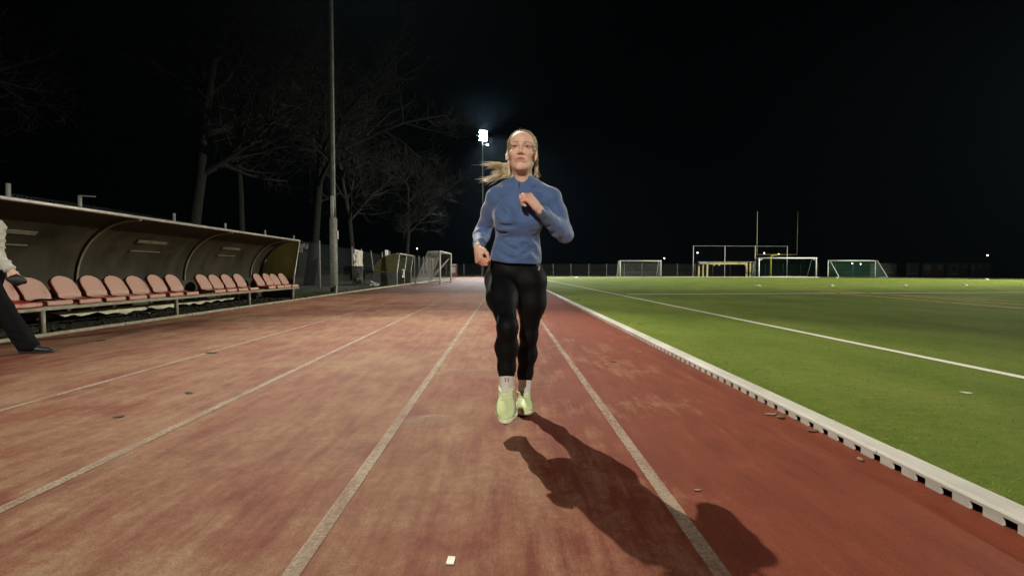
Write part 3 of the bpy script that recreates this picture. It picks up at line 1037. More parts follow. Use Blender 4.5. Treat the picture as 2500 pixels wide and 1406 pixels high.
MB().box(((tx[0] + tx[2]) / 2 + 0.05, 0.22, 1.83), (tx[2] - tx[0] + 0.35, 0.7, 0.26)).build('end_pad', M_PADG, tf, bevel=0.03)

# marker cones on the pitch: flat domes
M_CONE = simple('white marker cone', (0.52, 0.52, 0.46), 0.5)
b = MB()
ringp = [(0.10, 0.0), (0.095, 0.012), (0.06, 0.055), (0.035, 0.075), (0.02, 0.076)]
for i, (r_, z) in enumerate(ringp):
    b.v += [(r_ * 1.3 * math.cos(2 * PI * k / 14), r_ * 1.3 * math.sin(2 * PI * k / 14), z * 1.3) for k in range(14)]
b.f += [(i * 14 + k, i * 14 + (k + 1) % 14, (i + 1) * 14 + (k + 1) % 14, (i + 1) * 14 + k) for i in range(4) for k in range(14)]
cone = None
for px, py, lab in ((1850, 698.5, 'white marker cone on the turf in front of the yellow forked post'), (2028, 698.5, 'brightest white marker cone, in front of the white goal with slanting stays'),
                    (2207, 698, 'yellowish marker cone lying on the pale line mark right of the far goals'), (2354, 697, 'white marker cone on the turf in front of the dark banners'),
                    (2408, 683, 'white marker cone on the far kerb below the dark banners'), (2042, 679, 'small white cone at the far kerb beside the slanting goal stay'),
                    (1408, 677.5, 'small white cone at the far kerb near the leftmost far goal')):
    p = ground(px, py)
    if cone is None:
        cone = b.build('marker_cone', M_CONE, None, True, loc=(p.x, p.y, 0.012))
        o = cone
    else:
        o = cone.copy()
        COL.objects.link(o)
        o.location = (p.x, p.y, 0.012)
    s = 1.35 if py > 690 else 1.6
    o.scale = (s, s, s * 0.55)
    tag(o, lab, 'cone', 'marker cones on the pitch')

# dark advertising banners on the far right fence
M_BDARK = simple('dark banner', (0.020, 0.020, 0.021), 0.7, 0.2)
M_BPALE = simple('dull banner print', (0.085, 0.085, 0.08), 0.7, 0.4, 12)
M_BRED = simple('dull red print', (0.05, 0.012, 0.010), 0.7, 0.3)


def banner(px0, px1, y, label, marks):
    a, c = at(px0, 660, y), at(px1, 660, y)
    w = c.x - a.x
    o = tag(MB().box((0, 0, 0.9), (w - 0.05, 0.03, 1.7)).build('ad_banner', M_BDARK, loc=((a.x + c.x) / 2, y, 0)), label, 'banner', 'dark banners on the far fence')
    b = MB()
    for mk in marks:
        if mk[0] == 'box':
            _, u, v_, du, dv = mk
            b.box((u * w, -0.020, 0.9 + v_), (du, 0.006, dv))
        else:
            _, u, v_, r0 = mk
            n = 20
            for k in range(n):
                w0, w1 = 2 * PI * k / n, 2 * PI * (k + 1) / n
                P = lambda q, rr: (u * w + rr * math.cos(q), -0.020, 0.9 + v_ + rr * math.sin(q))
                b.poly([P(w0, r0), P(w1, r0), P(w1, r0 * 0.86), P(w0, r0 * 0.86)])
    b.build('print', M_BPALE, o)
    return o


banner(2124, 2190, 63, 'dark banner with three short pale bars behind the slanting goal stay', [('box', 0.15, 0.1, 0.7, 0.12), ('box', 0.2, -0.3, 1.0, 0.16), ('box', -0.35, 0.1, 0.5, 0.1), ('box', -0.35, -0.3, 0.6, 0.1), ('box', 0.2, 0.45, 0.14, 0.12)])
banner(2212, 2244, 62, 'narrow dark banner with a pale hollow square and a slanted foot', [('box', -0.32, 0.05, 0.08, 0.95), ('box', 0.32, 0.15, 0.06, 0.6), ('box', -0.02, -0.4, 1.0, 0.12), ('box', 0, 0.42, 0.9, 0.05)])
o = banner(2250, 2306, 61.5, 'dark banner with two grey blocks above a dull red foot', [('box', -0.25, 0.3, 0.8, 0.7), ('box', 0.3, 0.35, 0.6, 0.55), ('box', -0.2, -0.3, 0.7, 0.12)])
MB().box((0.5, -0.021, 0.45), (1.2, 0.005, 0.6)).build('red_print', M_BRED, o)
banner(2310, 2364, 61, 'dark banner with a ring shaped crest and a line of lettering below', [('ring', -0.15, 0.15, 0.52), ('box', -0.15, -0.48, 1.2, 0.13), ('box', 0.36, 0.4, 0.5, 0.16), ('box', 0.38, -0.35, 0.08, 0.3)])
banner(2368, 2420, 60, 'dark banner with one pale upright block at its left', [('box', -0.34, 0.25, 0.32, 0.8), ('box', -0.08, 0.55, 0.4, 0.12), ('box', 0.40, 0.4, 0.3, 0.08)])

# fence across the far end
M_MESHF = mesh_material('far fence wire', (0.03, 0.034, 0.03), 0.045, 0.7)
ff = empty('mesh_fence', (10, 79, 0), 'low dark wire mesh fence across the far end beyond the goals', 'fence')
x = -9.0
while x < 60:
    MB().tube([(x - 10, 0, 0), (x - 10 + rng.uniform(-.03, .03), 0, 1.9)], 0.035, 6).build('post', M_POST, ff)
    MB().poly([(x - 10, 0, 0.05), (x - 10 + 2.75, 0, 0.05), (x - 10 + 2.75, 0, 1.85), (x - 10, 0, 1.85)]).build('mesh_panel', M_MESHF, ff)
    x += 2.75
# sign board behind the left goal
p = at(1107, 660, 52)
so = tag(MB().box((0, 0, 0.85), (0.75, 0.04, 1.35)).build('sign_board', simple('grey red board', (0.16, 0.09, 0.075), 0.6, 0.4, 6), loc=(p.x, 52, 0), bevel=0.01), 'small grey and red sign board behind the youth goal', 'sign')
MB().box((0.02, -0.024, 0.92), (0.36, 0.006, 0.62)).box((0.02, -0.023, 1.42), (0.5, 0.006, 0.12)).build('print', M_CONE, so)
MB().tube([(0, 0, 0), (0, 0, 0.2)], 0.04, 6).build('foot', M_POST, so)

# lit clubhouse corner far behind the fence on the left
ch = empty('clubhouse', at(752, 606, 60), 'small pale building with a lit lamp beyond the fence behind the near mast', 'building')
ch.location.z = 0
zz = lambda py: CAM_H + (660 - py) / 1250 * 60
M_CW = simple('clubhouse render', (0.33, 0.33, 0.31), 0.8)
MB().box((0, 0.4, zz(606) / 2 - 0.2), (2.2, 0.6, zz(606) - 0.4)).build('wall', simple('dark clubhouse wall', (0.03, 0.03, 0.028), 0.9), ch)
b = MB()
for px, py, w, h in ((732, 612, 12, 7), (735, 603, 7, 13), (742, 599, 6, 9), (747, 605, 7, 5), (752, 599, 6, 6), (765, 606, 5, 9)):
    q = at(px, py, 59.9)
    b.box((q.x - ch.location.x, -0.05, q.z), (w * 60 / 1250, 0.15, h * 60 / 1250))
b.build('gable', M_CW, ch)
q = at(759.5, 601.5, 59.7)
MB().ball((q.x - ch.location.x, -0.3, q.z), 0.13, 8, 6).build('wall_lamp', emitter('lit wall lamp', (1, 0.98, 0.92), 14), ch, True)

# distant street lamps
M_FARL = emitter('distant lamp glow', (1.0, 0.98, 0.92), 9)
dl = None
for px, py, s, lab in ((1018, 607, 1.0, 'tiny distant lamp in the dark above the youth goal'), (1622, 630.5, 0.8, 'tiny distant lamp beside the top corner of the leftmost far goal'),
                       (1703, 617, 1.1, 'tiny distant lamp right of the first slim pole of the ball stop net'), (1866, 618, 0.9, 'tiny distant lamp just left of the yellow gooseneck'),
                       (1901, 620.5, 0.9, 'tiny distant lamp above the bend of the yellow gooseneck'), (2081, 643, 0.8, 'tiny distant lamp seen through the net of the goal with slanting stays, left one'),
                       (2101, 644.5, 0.7, 'tiny distant lamp seen through the net of the goal with slanting stays, right one'), (2411, 623.5, 0.9, 'tiny distant lamp above the dark banners at the right')):
    q = at(px, py, 190)
    if dl is None:
        dl = empty('distant_lamp', (q.x, 190, q.z), lab, 'street lamp', 'distant street lamps')
        MB().ball((0, 0, 0), 0.22, 8, 6).build('globe', M_FARL, dl, True)
        MB().tube([(0, 0.3, -9), (0, 0.3, 0.2)], 0.07, 5).build('pole', M_HOUS, dl)
        o = dl
    else:
        o = copy_thing(dl, (q.x, 190, q.z), lab)
    o.scale = (s, s, 1)


# ------------------------------------------------------------------ bare trees behind the fence
M_BARK = simple('dark bark', (0.003, 0.0037, 0.0024), 0.95, 0.4, 5, bmp=0.6, bscale=25)
M_TWIG = simple('bare twigs', (0.0075, 0.0085, 0.006), 0.9, 0.3, 9)


def bare_tree(base, h, r0, seed, label, lean=(0, 0), fork=0.33, spread=1.0, twigs=1.0):
    rg = random.Random(seed)
    root = empty('bare_tree', base, label, 'tree', 'bare trees behind the left fence')
    T, C = MB(), MB()
    count = [0]

    def limb(p, d, ln, r, lev):
        n = 6 if lev < 2 else (5 if lev == 2 else 4)
        pts, rad = [p], [r]
        q = Vector(p)
        dd = Vector(d)
        kids = []
        for i in range(n):
            wv = .045 if lev == 0 else .13
            dd = (dd + Vector((rg.gauss(0, wv), rg.gauss(0, wv), rg.gauss(0, .10) + (0.05 if lev < 3 else 0.09)))).normalized()
            q = q + dd * ln / n
            pts.append(q.copy())
            rad.append(max(0.006, r * (1 - (0.72 if lev else 0.5) * (i + 1) / n)))
            if i >= (n * fork if lev == 0 else 0):
                kids.append((q.copy(), dd.copy(), rad[-1], (i + 1) / n))
        (T if lev <= 1 else C).tube(pts, rad, (10, 7, 5, 3, 3)[lev], False)
        if lev >= 4:
            return
        for (kp, kd, kr, t) in kids:
            m = (2, 2, 2, 2)[lev] if rg.random() < (0.9, 0.75, 0.75, 0.62 * twigs)[lev] else 1
            for _ in range(m):
                w = rg.uniform(0, 2 * PI)
                a = kd.orthogonal().normalized()
                s = (a * math.cos(w) + kd.cross(a) * math.sin(w))
                nd = (kd * rg.uniform(0.45, 0.9) + s * rg.uniform(0.5, 1.0) * spread + Vector((0, 0, 0.05 if lev else -0.02))).normalized()
                limb(kp, nd, ln * rg.uniform(0.38, 0.62) * (1.15 - 0.35 * t) * (1.25 if lev == 0 else 1), min(kr * 0.62, r * 0.5), lev + 1)

    limb(Vector((0, 0, -0.1)), Vector((lean[0], lean[1], 1)).normalized(), h * 0.62, r0, 0)
    T.build('trunk', M_BARK, root, True)
    C.build('crown', M_TWIG, root)
    return root


bare_tree((-13.8, 22.5, 0), 17, 0.34, 8, 'large bare tree with a thick trunk behind the middle of the long dugout', (0.0, 0), 0.3, 1.15)
bare_tree((-14.2, 28, 0), 16, 0.24, 11, 'bare tree with a slim trunk between the thick trunk and the near mast', (0.05, 0), 0.35)
bare_tree((-11.8, 31, 0), 19, 0.33, 21, 'tall bare tree whose twigs spread on both sides of the near mast', (0.10, -0.05), 0.3, 1.1)
bare_tree((-13.2, 45, 0), 17, 0.30, 33, 'bare tree behind the small rounded dugout', (0.03, 0), 0.28)
bare_tree((-11.6, 60, 0), 17, 0.30, 41, 'dark bare tree farthest along the fence near the glaring lamp', (0.05, 0), 0.25)
bare_tree((-23.0, 19, 0), 17, 0.30, 57, 'bare tree at the far left with long branches reaching over the dugout', (0.10, -0.05), 0.33, 1.2)

# ------------------------------------------------------------------ small litter on track and pitch
M_LEAF = simple('brown leaf', (0.10, 0.05, 0.022), 0.8, 0.4, 20)
M_LEAFP = simple('pale leaf', (0.24, 0.15, 0.085), 0.8, 0.3, 20)
M_LEAFD = simple('black leaf', (0.03, 0.022, 0.014), 0.9, 0.3, 20)


def leaf(px, py, size, m, label, name='fallen_leaf', z=0.003, rz=None):
    p = ground(px, py)
    b = MB()
    n = 7
    rows = []
    for i in range(n):
        t = i / (n - 1)
        w = size * 0.26 * math.sin(PI * min(0.97, t + 0.05)) ** 0.8 * (1 + 0.18 * (i % 2))
        up = size * 0.07 * (t - 0.5) ** 2 * 4 * rng.uniform(0.5, 1)
        rows.append([(size * (t - 0.5), -w, z + up + w * 0.12), (size * (t - 0.5), 0, z + up), (size * (t - 0.5), w, z + up + w * 0.06)])
    o = b.grid(rows).build(name, m, None, True, solid=0.0006, loc=(p.x, p.y, 0 if p.x < TR_R else 0.024))
    o.rotation_euler = (0, 0, rng.uniform(0, 6) if rz is None else rz)
    return tag(o, label, 'leaf', 'fallen leaves on track and pitch')


leaf(1497, 884, 0.07, M_LEAFD, 'small dark leaf on the red track between the lane line and kerb rail')
leaf(1562, 860, 0.06, M_LEAFP, 'pale curled leaf on the red track near the middle of the kerb rail')
leaf(1882, 1012, 0.075, M_LEAFP, 'pale dry leaf against the kerb rail at mid distance')
leaf(1905, 1018, 0.085, M_LEAF, 'brown dry leaf just in front of the pale one at the kerb rail')
leaf(1985, 1052, 0.08, M_LEAF, 'brown leaf tucked under the drain slots of the kerb rail')
leaf(2101, 1122, 0.05, M_LEAFP, 'small pale leaf lying closest to the photographer by the kerb rail')
leaf(1703, 1197, 0.032, M_LEAFP, 'tiny pale chip beside the lane line right of the shadow')
leaf(1737, 1230, 0.025, M_LEAFP, 'tiny pale sliver below the chip right of the shadow')
leaf(515, 862, 0.13, M_LEAFD, 'dark leaf on the brown track in front of the bench')
leaf(245, 832, 0.13, M_LEAFD, 'dark leaf on the track edge in front of the first bench legs')
leaf(290, 1018, 0.06, M_LEAFD, 'dark leaf left of the second lane line')
leaf(462, 960, 0.07, M_LEAFD, 'dark smear of leaf between the two left lane lines')
leaf(1297, 684, 0.2, M_LEAFD, 'dark leaf beyond the runner on the far track')
leaf(2297, 845, 0.10, M_LEAFD, 'dark leaf on the pitch near the white touchline')
leaf(2358, 968, 0.07, M_CONE, 'white sliver on the green turf below the touchline', 'paper_sliver')
leaf(2014, 856, 0.06, M_LEAFP, 'pale leaf on the green turf above the kerb rail')
leaf(1412, 733, 0.2, M_LEAFD, 'dark leaf on the turf just beyond the runner by the kerb rail')
leaf(1564, 796, 0.10, M_LEAFD, 'dark leaf on the turf beside the kerb rail, nearer than the runner leaf')
leaf(1697, 746, 0.10, M_LEAFP, 'pale leaf on the turf just beyond the touchline')
p = ground(1100, 1370)
tag(MB().prism([(-0.012, -0.016, 0), (0.011, -0.018, 0), (0.013, 0.017, 0.002), (-0.009, 0.019, 0.003)], (0, 0, 0.003)).build('paper_chip', M_CONE, loc=(p.x, p.y, 0.001)), 'small white paper chip lying at the bottom of the track', 'litter')

# ------------------------------------------------------------------ people: bodies as implicit surfaces, meshed once
def _n(v):
    v = np.asarray(v, float)
    return v / np.linalg.norm(v)


class Field:
    """smooth union of simple volumes, turned into one continuous mesh by surface nets"""

    def __init__(self):
        self.ops = []

    def add(self, fn, c, r, k=0.02, mode='u'):
        self.ops.append((fn, np.asarray(c, float), r, k, mode))
        return self

    def cone(self, a, b, ra, rb, k=0.02, mode='u', flat=None):
        a, b = np.asarray(a, float), np.asarray(b, float)
        ax, s = (None, 1) if flat is None else (_n(flat[0]), flat[1])

        def sq(q):
            return q if ax is None else q + (q @ ax)[..., None] * ax * (1 / s - 1)
        d = sq(b - a)
        dd = max(float(d @ d), 1e-12)

        def fn(p):
            q = sq(p - a)
            t = np.clip(q @ d / dd, 0, 1)
            return np.linalg.norm(q - t[..., None] * d, axis=-1) - (ra + (rb - ra) * t)
        return self.add(fn, (a + b) / 2, np.linalg.norm(b - a) / 2 + max(ra, rb), k, mode)

    def ell(self, c, r, M=None, k=0.02, mode='u'):
        c, r = np.asarray(c, float), np.asarray(r, float)
        Mi = np.eye(3) if M is None else np.asarray(M, float).T

        def fn(p):
            q = (p - c) @ Mi.T
            k0 = np.linalg.norm(q / r, axis=-1)
            k1 = np.linalg.norm(q / (r * r), axis=-1)
            return k0 * (k0 - 1) / np.maximum(k1, 1e-9)
        return self.add(fn, c, float(r.max()), k, mode)

    def cut(self, p0, n, k=0.004):
        """keep the side the normal points away from"""
        p0, n = np.asarray(p0, float), _n(n)
        return self.add(lambda p: (p - p0) @ n, p0, 1e9, k, 'i')

    def chain(self, pts, rad, k=0.02, mode='u', flat=None):
        for i in range(len(pts) - 1):
            self.cone(pts[i], pts[i + 1], rad[i], rad[i + 1], k, mode, flat)
        return self

    def ev(self, P, C, rad):
        """P (B, n, 3) points, C (B, 3) block centres, rad block radius"""
        D = np.full(P.shape[:2], 0.6)
        for fn, c, r, k, mode in self.ops:
            m = np.linalg.norm(C - c, axis=1) - r - rad < (0.05 if mode != 'i' else 1e9)
            if not m.any():
                continue
            d = fn(P[m])
            o = D[m]
            if mode == 'u':
                h = np.maximum(k - np.abs(o - d), 0) / k
                D[m] = np.minimum(o, d) - h * h * k * 0.25
            else:
                e = -d if mode == 's' else d
                h = np.maximum(k - np.abs(o - e), 0) / k
                D[m] = np.maximum(o, e) + h * h * k * 0.25
        return D

    def at(self, p):
        P = np.asarray(p, float).reshape(-1, 1, 3)
        return self.ev(P, P[:, 0], 0.0)[:, 0]

    def mesh(self, h, disp=None):
        lo = np.min([c - r for f, c, r, k, m in self.ops if m == 'u'], axis=0) - 0.03
        hi = np.max([c + r for f, c, r, k, m in self.ops if m == 'u'], axis=0) + 0.03
        BS = 12
        nb = np.ceil((hi - lo) / (h * BS)).astype(int)
        idx = np.stack(np.meshgrid(*[np.arange(n) for n in nb], indexing='ij'), -1).reshape(-1, 3)
        C = lo + (idx + 0.5) * BS * h
        half = BS * h * 0.87
        D = self.ev(C[:, None], C, 0.05)[:, 0]
        act = np.abs(D) < half * 1.7 + 0.01
        F = np.where(D < 0, -1.0, 1.0)
        G = np.kron(F.reshape(nb), np.ones((BS, BS, BS)))
        loc = np.stack(np.meshgrid(*[np.arange(BS)] * 3, indexing='ij'), -1).reshape(-1, 3)
        ai = idx[act]
        for s in range(0, len(ai), 250):
            b = ai[s:s + 250]
            g = b[:, None] * BS + loc[None]
            v = self.ev(lo + g * h, C[act][s:s + 250], half)
            if disp is not None:
                near = np.abs(v) < 0.03
                pp = lo + g * h
                v[near] += disp(pp[near])
            G[g[..., 0], g[..., 1], g[..., 2]] = v
        S = G < 0
        nx, ny, nz = G.shape
        cnt = np.zeros((nx - 1, ny - 1, nz - 1), np.int8)
        offs = [(i, j, k) for i in (0, 1) for j in (0, 1) for k in (0, 1)]
        for i, j, k in offs:
            cnt += S[i:nx - 1 + i, j:ny - 1 + j, k:nz - 1 + k]
        cells = np.argwhere((cnt > 0) & (cnt < 8))
        vid = np.full(cnt.shape, -1, np.int32)
        vid[tuple(cells.T)] = np.arange(len(cells))
        acc = np.zeros((len(cells), 3))
        w = np.zeros(len(cells))
        for a in offs:
            for ax in range(3):
                if a[ax]:
                    continue
                c = list(a)
                c[ax] = 1
                p, q = cells + np.array(a), cells + np.array(c)
                va, vb = G[tuple(p.T)], G[tuple(q.T)]
                m = (va < 0) != (vb < 0)
                t = va[m] / (va[m] - vb[m])
                acc[m] += p[m] + t[:, None] * (q[m] - p[m])
                w[m] += 1
        V = lo + acc / w[:, None] * h
        faces = []
        for ax in range(3):
            u, v = [(1, 2), (2, 0), (0, 1)][ax]
            sl = [slice(1, -1)] * 3
            sl[ax] = slice(0, -1)
            sh = list(sl)
            sh[ax] = slice(1, None)
            base = np.array([1, 1, 1])
            base[ax] = 0
            A, B = S[tuple(sl)], S[tuple(sh)]
            e = np.argwhere(A != B) + base
            if not len(e):
                continue
            ins = S[tuple(e.T)]
            du, dv = np.eye(3, dtype=int)[u], np.eye(3, dtype=int)[v]
            ok = np.all(e < np.array(vid.shape), axis=1)
            e, ins = e[ok], ins[ok]
            q = np.stack([vid[tuple((e - du - dv).T)], vid[tuple((e - dv).T)], vid[tuple(e.T)], vid[tuple((e - du).T)]], 1)
            q[~ins] = q[~ins][:, ::-1]
            faces.append(q[(q >= 0).all(1)])
        return V, np.concatenate(faces)

    def build(self, name, m, h, parent=None, disp=None, tint=None):
        V, Fc = self.mesh(h, disp)
        me = bpy.data.meshes.new(name)
        me.from_pydata(V.tolist(), [], Fc.tolist())
        me.materials.append(m)
        me.polygons.foreach_set('use_smooth', [True] * len(me.polygons))
        if tint is not None:
            ca = me.color_attributes.new('tint', 'FLOAT_COLOR', 'POINT')
            ca.data.foreach_set('color', tint(V).astype(np.float32).ravel())
        o = bpy.data.objects.new(name, me)
        COL.objects.link(o)
        if parent is not None:
            o.parent = parent
            o.matrix_parent_inverse = parent.matrix_world.inverted()
        return o


def frame(f, u):
    """columns right (of the viewer facing the figure: the figure's left), forward, up"""
    f = _n(f)
    u = _n(np.asarray(u) - f * (np.asarray(u) @ f))
    r = np.cross(f, u)
    return np.stack([r, f, u], 1)


class Scaled:
    """forwards to a field with all radii scaled"""

    def __init__(self, F, s):
        self.F, self.s = F, s

    def ell(self, c, r, M=None, k=0.02, mode='u'):
        self.F.ell(c, np.asarray(r) * self.s, M, k, mode)

    def cone(self, a, b, ra, rb, k=0.02, mode='u', flat=None):
        self.F.cone(a, b, ra * self.s, rb * self.s, k, mode, flat)


def head_ops(F, O, M, k=0.012, neck=None, hs=1.0):
    """a woman's head; local x to the side, y forward, z up, origin between the eyes' depth and the skull's middle"""
    T = lambda *p: O + M @ (np.array(p) * hs)
    F0, F = F, Scaled(F, hs)
    F.ell(T(0, -0.022, 0.030), (0.071, 0.091, 0.080), M, k)
    F.ell(T(0, 0.022, -0.035), (0.0555, 0.062, 0.078), M, 0.02)
    F.ell(T(0, 0.035, 0.045), (0.058, 0.045, 0.045), M, 0.02)
    for s in (-1, 1):
        F.cone(T(s * 0.047, -0.012, -0.060), T(s * 0.014, 0.066, -0.104), 0.014, 0.014, 0.022)
        F.ell(T(s * 0.042, 0.048, -0.026), (0.020, 0.022, 0.017), M, 0.018)
        F.cone(T(s * 0.012, 0.079, 0.020), T(s * 0.046, 0.062, 0.019), 0.008, 0.008, 0.012)
    F.ell(T(0, 0.072, -0.104), (0.017, 0.014, 0.013), M, 0.018)
    for s in (-1, 1):
        F.ell(T(s * 0.032, 0.087, 0.002), (0.019, 0.015, 0.011), M, 0.010, 's')
        F.ell(T(s * 0.032, 0.0645, 0.002), (0.0145, 0.0145, 0.0138), M, 0.004)
        F.ell(T(s * 0.032, 0.0805, 0.0005), (0.0138, 0.009, 0.0040), M, 0.003, 's')
    F.cone(T(0, 0.079, 0.010), T(0, 0.099, -0.031), 0.0065, 0.0085, 0.012)
    F.ell(T(0, 0.100, -0.034), (0.0095, 0.009, 0.0078), M, 0.008)
    for s in (-1, 1):
        F.ell(T(s * 0.0125, 0.0885, -0.0385), (0.0075, 0.010, 0.007), M, 0.007)
        F.ell(T(s * 0.0065, 0.0945, -0.0465), (0.0042, 0.006, 0.0042), M, 0.003, 's')
    # mouth, lips a little apart
    F.ell(T(0, 0.074, -0.068), (0.026, 0.016, 0.018), M, 0.014)
    for s in (-1, 1):
        F.cone(T(0, 0.0895, -0.0615), T(s * 0.021, 0.080, -0.0665), 0.0048, 0.0028, 0.005)
    F.cone(T(-0.013, 0.0855, -0.0755), T(0.013, 0.0855, -0.0755), 0.0058, 0.0058, 0.005)
    F.cone(T(-0.017, 0.090, -0.0686), T(0.017, 0.090, -0.0686), 0.0030, 0.0030, 0.003, 's')
    for s in (-1, 1):
        E = M @ np.asarray(Matrix.Rotation(R(s * -22), 3, 'Z'))
        F.ell(T(s * 0.0745, -0.016, -0.010), (0.0065, 0.017, 0.030), E, 0.008)
        F.ell(T(s * 0.0815, -0.012, -0.006), (0.004, 0.010, 0.017), E, 0.004, 's')
        F.ell(T(s * 0.073, -0.006, -0.034), (0.006, 0.009, 0.010), E, 0.006)
    if neck is not None:
        F.cone(T(0, -0.032, -0.055), neck, 0.050, 0.056, 0.03)
        F.cone(T(-0.02, 0.012, -0.098), np.asarray(neck) + M @ np.array((-0.008, 0.045, 0.0)), 0.016, 0.014, 0.03)
        F.cone(T(0.02, 0.012, -0.098), np.asarray(neck) + M @ np.array((0.008, 0.045, 0.0)), 0.016, 0.014, 0.03)


def hand_ops(F, wrist, fwd, palm, thumb_side, curl=1.0, thumb=None, s=1.0, k=0.006):
    """five separate curled fingers. fwd: wrist to knuckles; palm: palm normal; thumb_side: +1/-1 along fwd x palm"""
    f = _n(fwd)
    n = _n(np.asarray(palm) - f * (np.asarray(palm) @ f))
    t = np.cross(f, n) * thumb_side
    W = np.asarray(wrist, float)
    P = lambda a, b, c: W + (f * a + t * b + n * c) * s
    F.cone(P(-0.015, 0, 0), P(0.018, 0.002, 0), 0.024 * s, 0.024 * s, 0.012, flat=(n, 0.78))
    for b in (-0.026, -0.009, 0.009, 0.025):
        F.cone(P(0.015, b * 0.55, 0.0), P(0.080 - abs(b - 0.005) * 0.28, b, -0.002), 0.0155 * s, 0.0115 * s, 0.012)
    F.cone(P(0.02, 0.022, 0.008), P(0.045, 0.026, 0.010), 0.015 * s, 0.012 * s, 0.012)
    for i, (b, l0) in enumerate(((0.026, 0.040), (0.0095, 0.045), (-0.0085, 0.041), (-0.0265, 0.032))):
        a = 0.080 - abs(b - 0.005) * 0.28
        p = np.array((a, b, 0.0))
        ang = 0.0
        r0 = (0.0092, 0.0096, 0.0091, 0.0080)[i]
        lens = (l0, l0 * 0.66, l0 * 0.52)
        bends = (0.95, 1.35, 0.85)
        pts = [p]
        for q in range(3):
            ang += bends[q] * curl * (1.0 + 0.06 * i)
            p = p + np.array((math.cos(ang), 0, math.sin(ang))) * lens[q]
            pts.append(p)
        F.chain([P(*x) for x in pts], [r0 * s, r0 * 0.96 * s, r0 * 0.9 * s, r0 * 0.78 * s], k * 0.6)
    th = thumb or ((0.022, 0.024, 0.010), (0.048, 0.042, 0.020), (0.074, 0.040, 0.034), (0.092, 0.026, 0.040))
    F.chain([P(*x) for x in th], [0.0145 * s, 0.0115 * s, 0.0102 * s, 0.0085 * s], k)


def skin_material(name, base, dark):
    m, nt, b = mat(name)
    v = coords(nt)
    at_ = N(nt, 'ShaderNodeAttribute')
    at_.attribute_name = 'tint'
    mot = noise(nt, v, 45, 5, 0.6)
    c = ramp(nt, mot, [(0.3, dark), (0.7, base)])
    c = mixc(nt, 1.0, c, at_.outputs['Color'], 'MULTIPLY')
    L(nt, c, b.inputs['Base Color'])
    b.inputs['Roughness'].default_value = 0.58
    b.inputs['Specular IOR Level'].default_value = 0.35
    b.inputs['Subsurface Weight'].default_value = 0.10
    b.inputs['Subsurface Radius'].default_value = (0.01, 0.004, 0.002)
    bump(nt, b, noise(nt, v, 190, 4), 0.22, 0.003)
    return m


def cloth_material(name, c, rough, wr=0.5, sheen=0.0, hi=None, bscale=16, spec=0.3):
    m, nt, b = mat(name)
    v = coords(nt)
    n1 = noise(nt, coords(nt, (1, 1, 2.6)), bscale, 4, 0.55, 1.2)
    weave = noise(nt, v, 420, 2, 0.6)
    L(nt, ramp(nt, weave, [(0.3, tuple(x * 0.82 for x in c)), (0.7, hi or tuple(x * 1.12 for x in c))]), b.inputs['Base Color'])
    b.inputs['Roughness'].default_value = rough
    b.inputs['Specular IOR Level'].default_value = spec
    b.inputs['Sheen Weight'].default_value = sheen
    h = mth(nt, 'ADD', mth(nt, 'MULTIPLY', n1, 1.0), mth(nt, 'MULTIPLY', weave, 0.05))
    bump(nt, b, h, wr, 0.02)
    return m


M_SKIN = skin_material('skin', (0.77, 0.52, 0.40), (0.70, 0.44, 0.32))
M_JACKET = cloth_material('slate blue running top', (0.068, 0.128, 0.285), 0.66, 0.35, 0.45)
M_LEGG = cloth_material('black leggings', (0.0035, 0.0042, 0.005), 0.62, 0.12, 0.0, bscale=9, spec=0.14)
M_SOCK = cloth_material('white sock', (0.66, 0.62, 0.58), 0.85, 0.2)
M_SHOE = cloth_material('pale lime shoe mesh', (0.63, 0.73, 0.37), 0.6, 0.1, bscale=30)
M_SOLE = simple('pale shoe foam', (0.66, 0.70, 0.46), 0.5, 0.06, 20)
M_OUT = simple('black outsole', (0.02, 0.022, 0.018), 0.7)
M_OVER = simple('grey green shoe stripe', (0.20, 0.24, 0.13), 0.5)
M_HAIR = simple('blonde hair', (0.66, 0.53, 0.32), 0.38, 0.25, 40, c2=(0.85, 0.74, 0.52), stretch=(1, 1, 0.2))
M_HAIRD = simple('dark blonde roots', (0.36, 0.26, 0.135), 0.5, 0.3, 40)
M_ZIP = simple('dark zip', (0.075, 0.11, 0.20), 0.5)
M_MARK = simple('dark print', (0.05, 0.05, 0.055), 0.6)
M_LOGO = simple('white print', (0.7, 0.7, 0.68), 0.5)
M_BUD = simple('white earbud', (0.8, 0.8, 0.8), 0.3)
M_EYE = simple('eye white', (0.45, 0.40, 0.37), 0.25, 0.05)
M_IRIS = simple('dark iris', (0.05, 0.045, 0.04), 0.2)


def A(px, py, y):
    return np.array(at(px, py, y))


runner = empty('person', tuple(ground(1275, 1018)), 'blonde runner in a blue zip top and black leggings on the red track', 'person')
bpy.context.view_layer.update()

# joints (image left is her right side)
PEL = A(1258, 668, 2.99)
WAI = A(1262, 600, 2.955)
CHE = A(1267, 520, 2.905)
NECK = A(1275, 447, 2.885)
SHR, SHL = A(1211, 485, 2.915), A(1346, 486, 2.885)
ELR, WRR = A(1179, 566, 3.10), A(1167, 607, 2.905)
ELL_, WRL = A(1379, 573, 2.91), A(1313, 508, 2.69)
HPR, HPL = A(1223, 688, 2.975), A(1296, 688, 2.99)
KNR, KNL = A(1239, 797, 2.63), A(1291, 816, 3.075)
ANR, ANL = A(1238, 925, 2.83), A(1279, 940, 3.235)
UP = _n(NECK - PEL)
TF = frame((0.02, -1, 0.0), UP)          # torso frame
RT, FW, UPV = TF[:, 0], TF[:, 1], TF[:, 2]
RT = RT if RT[0] > 0 else -RT
TF = np.stack([RT, FW, UPV], 1)


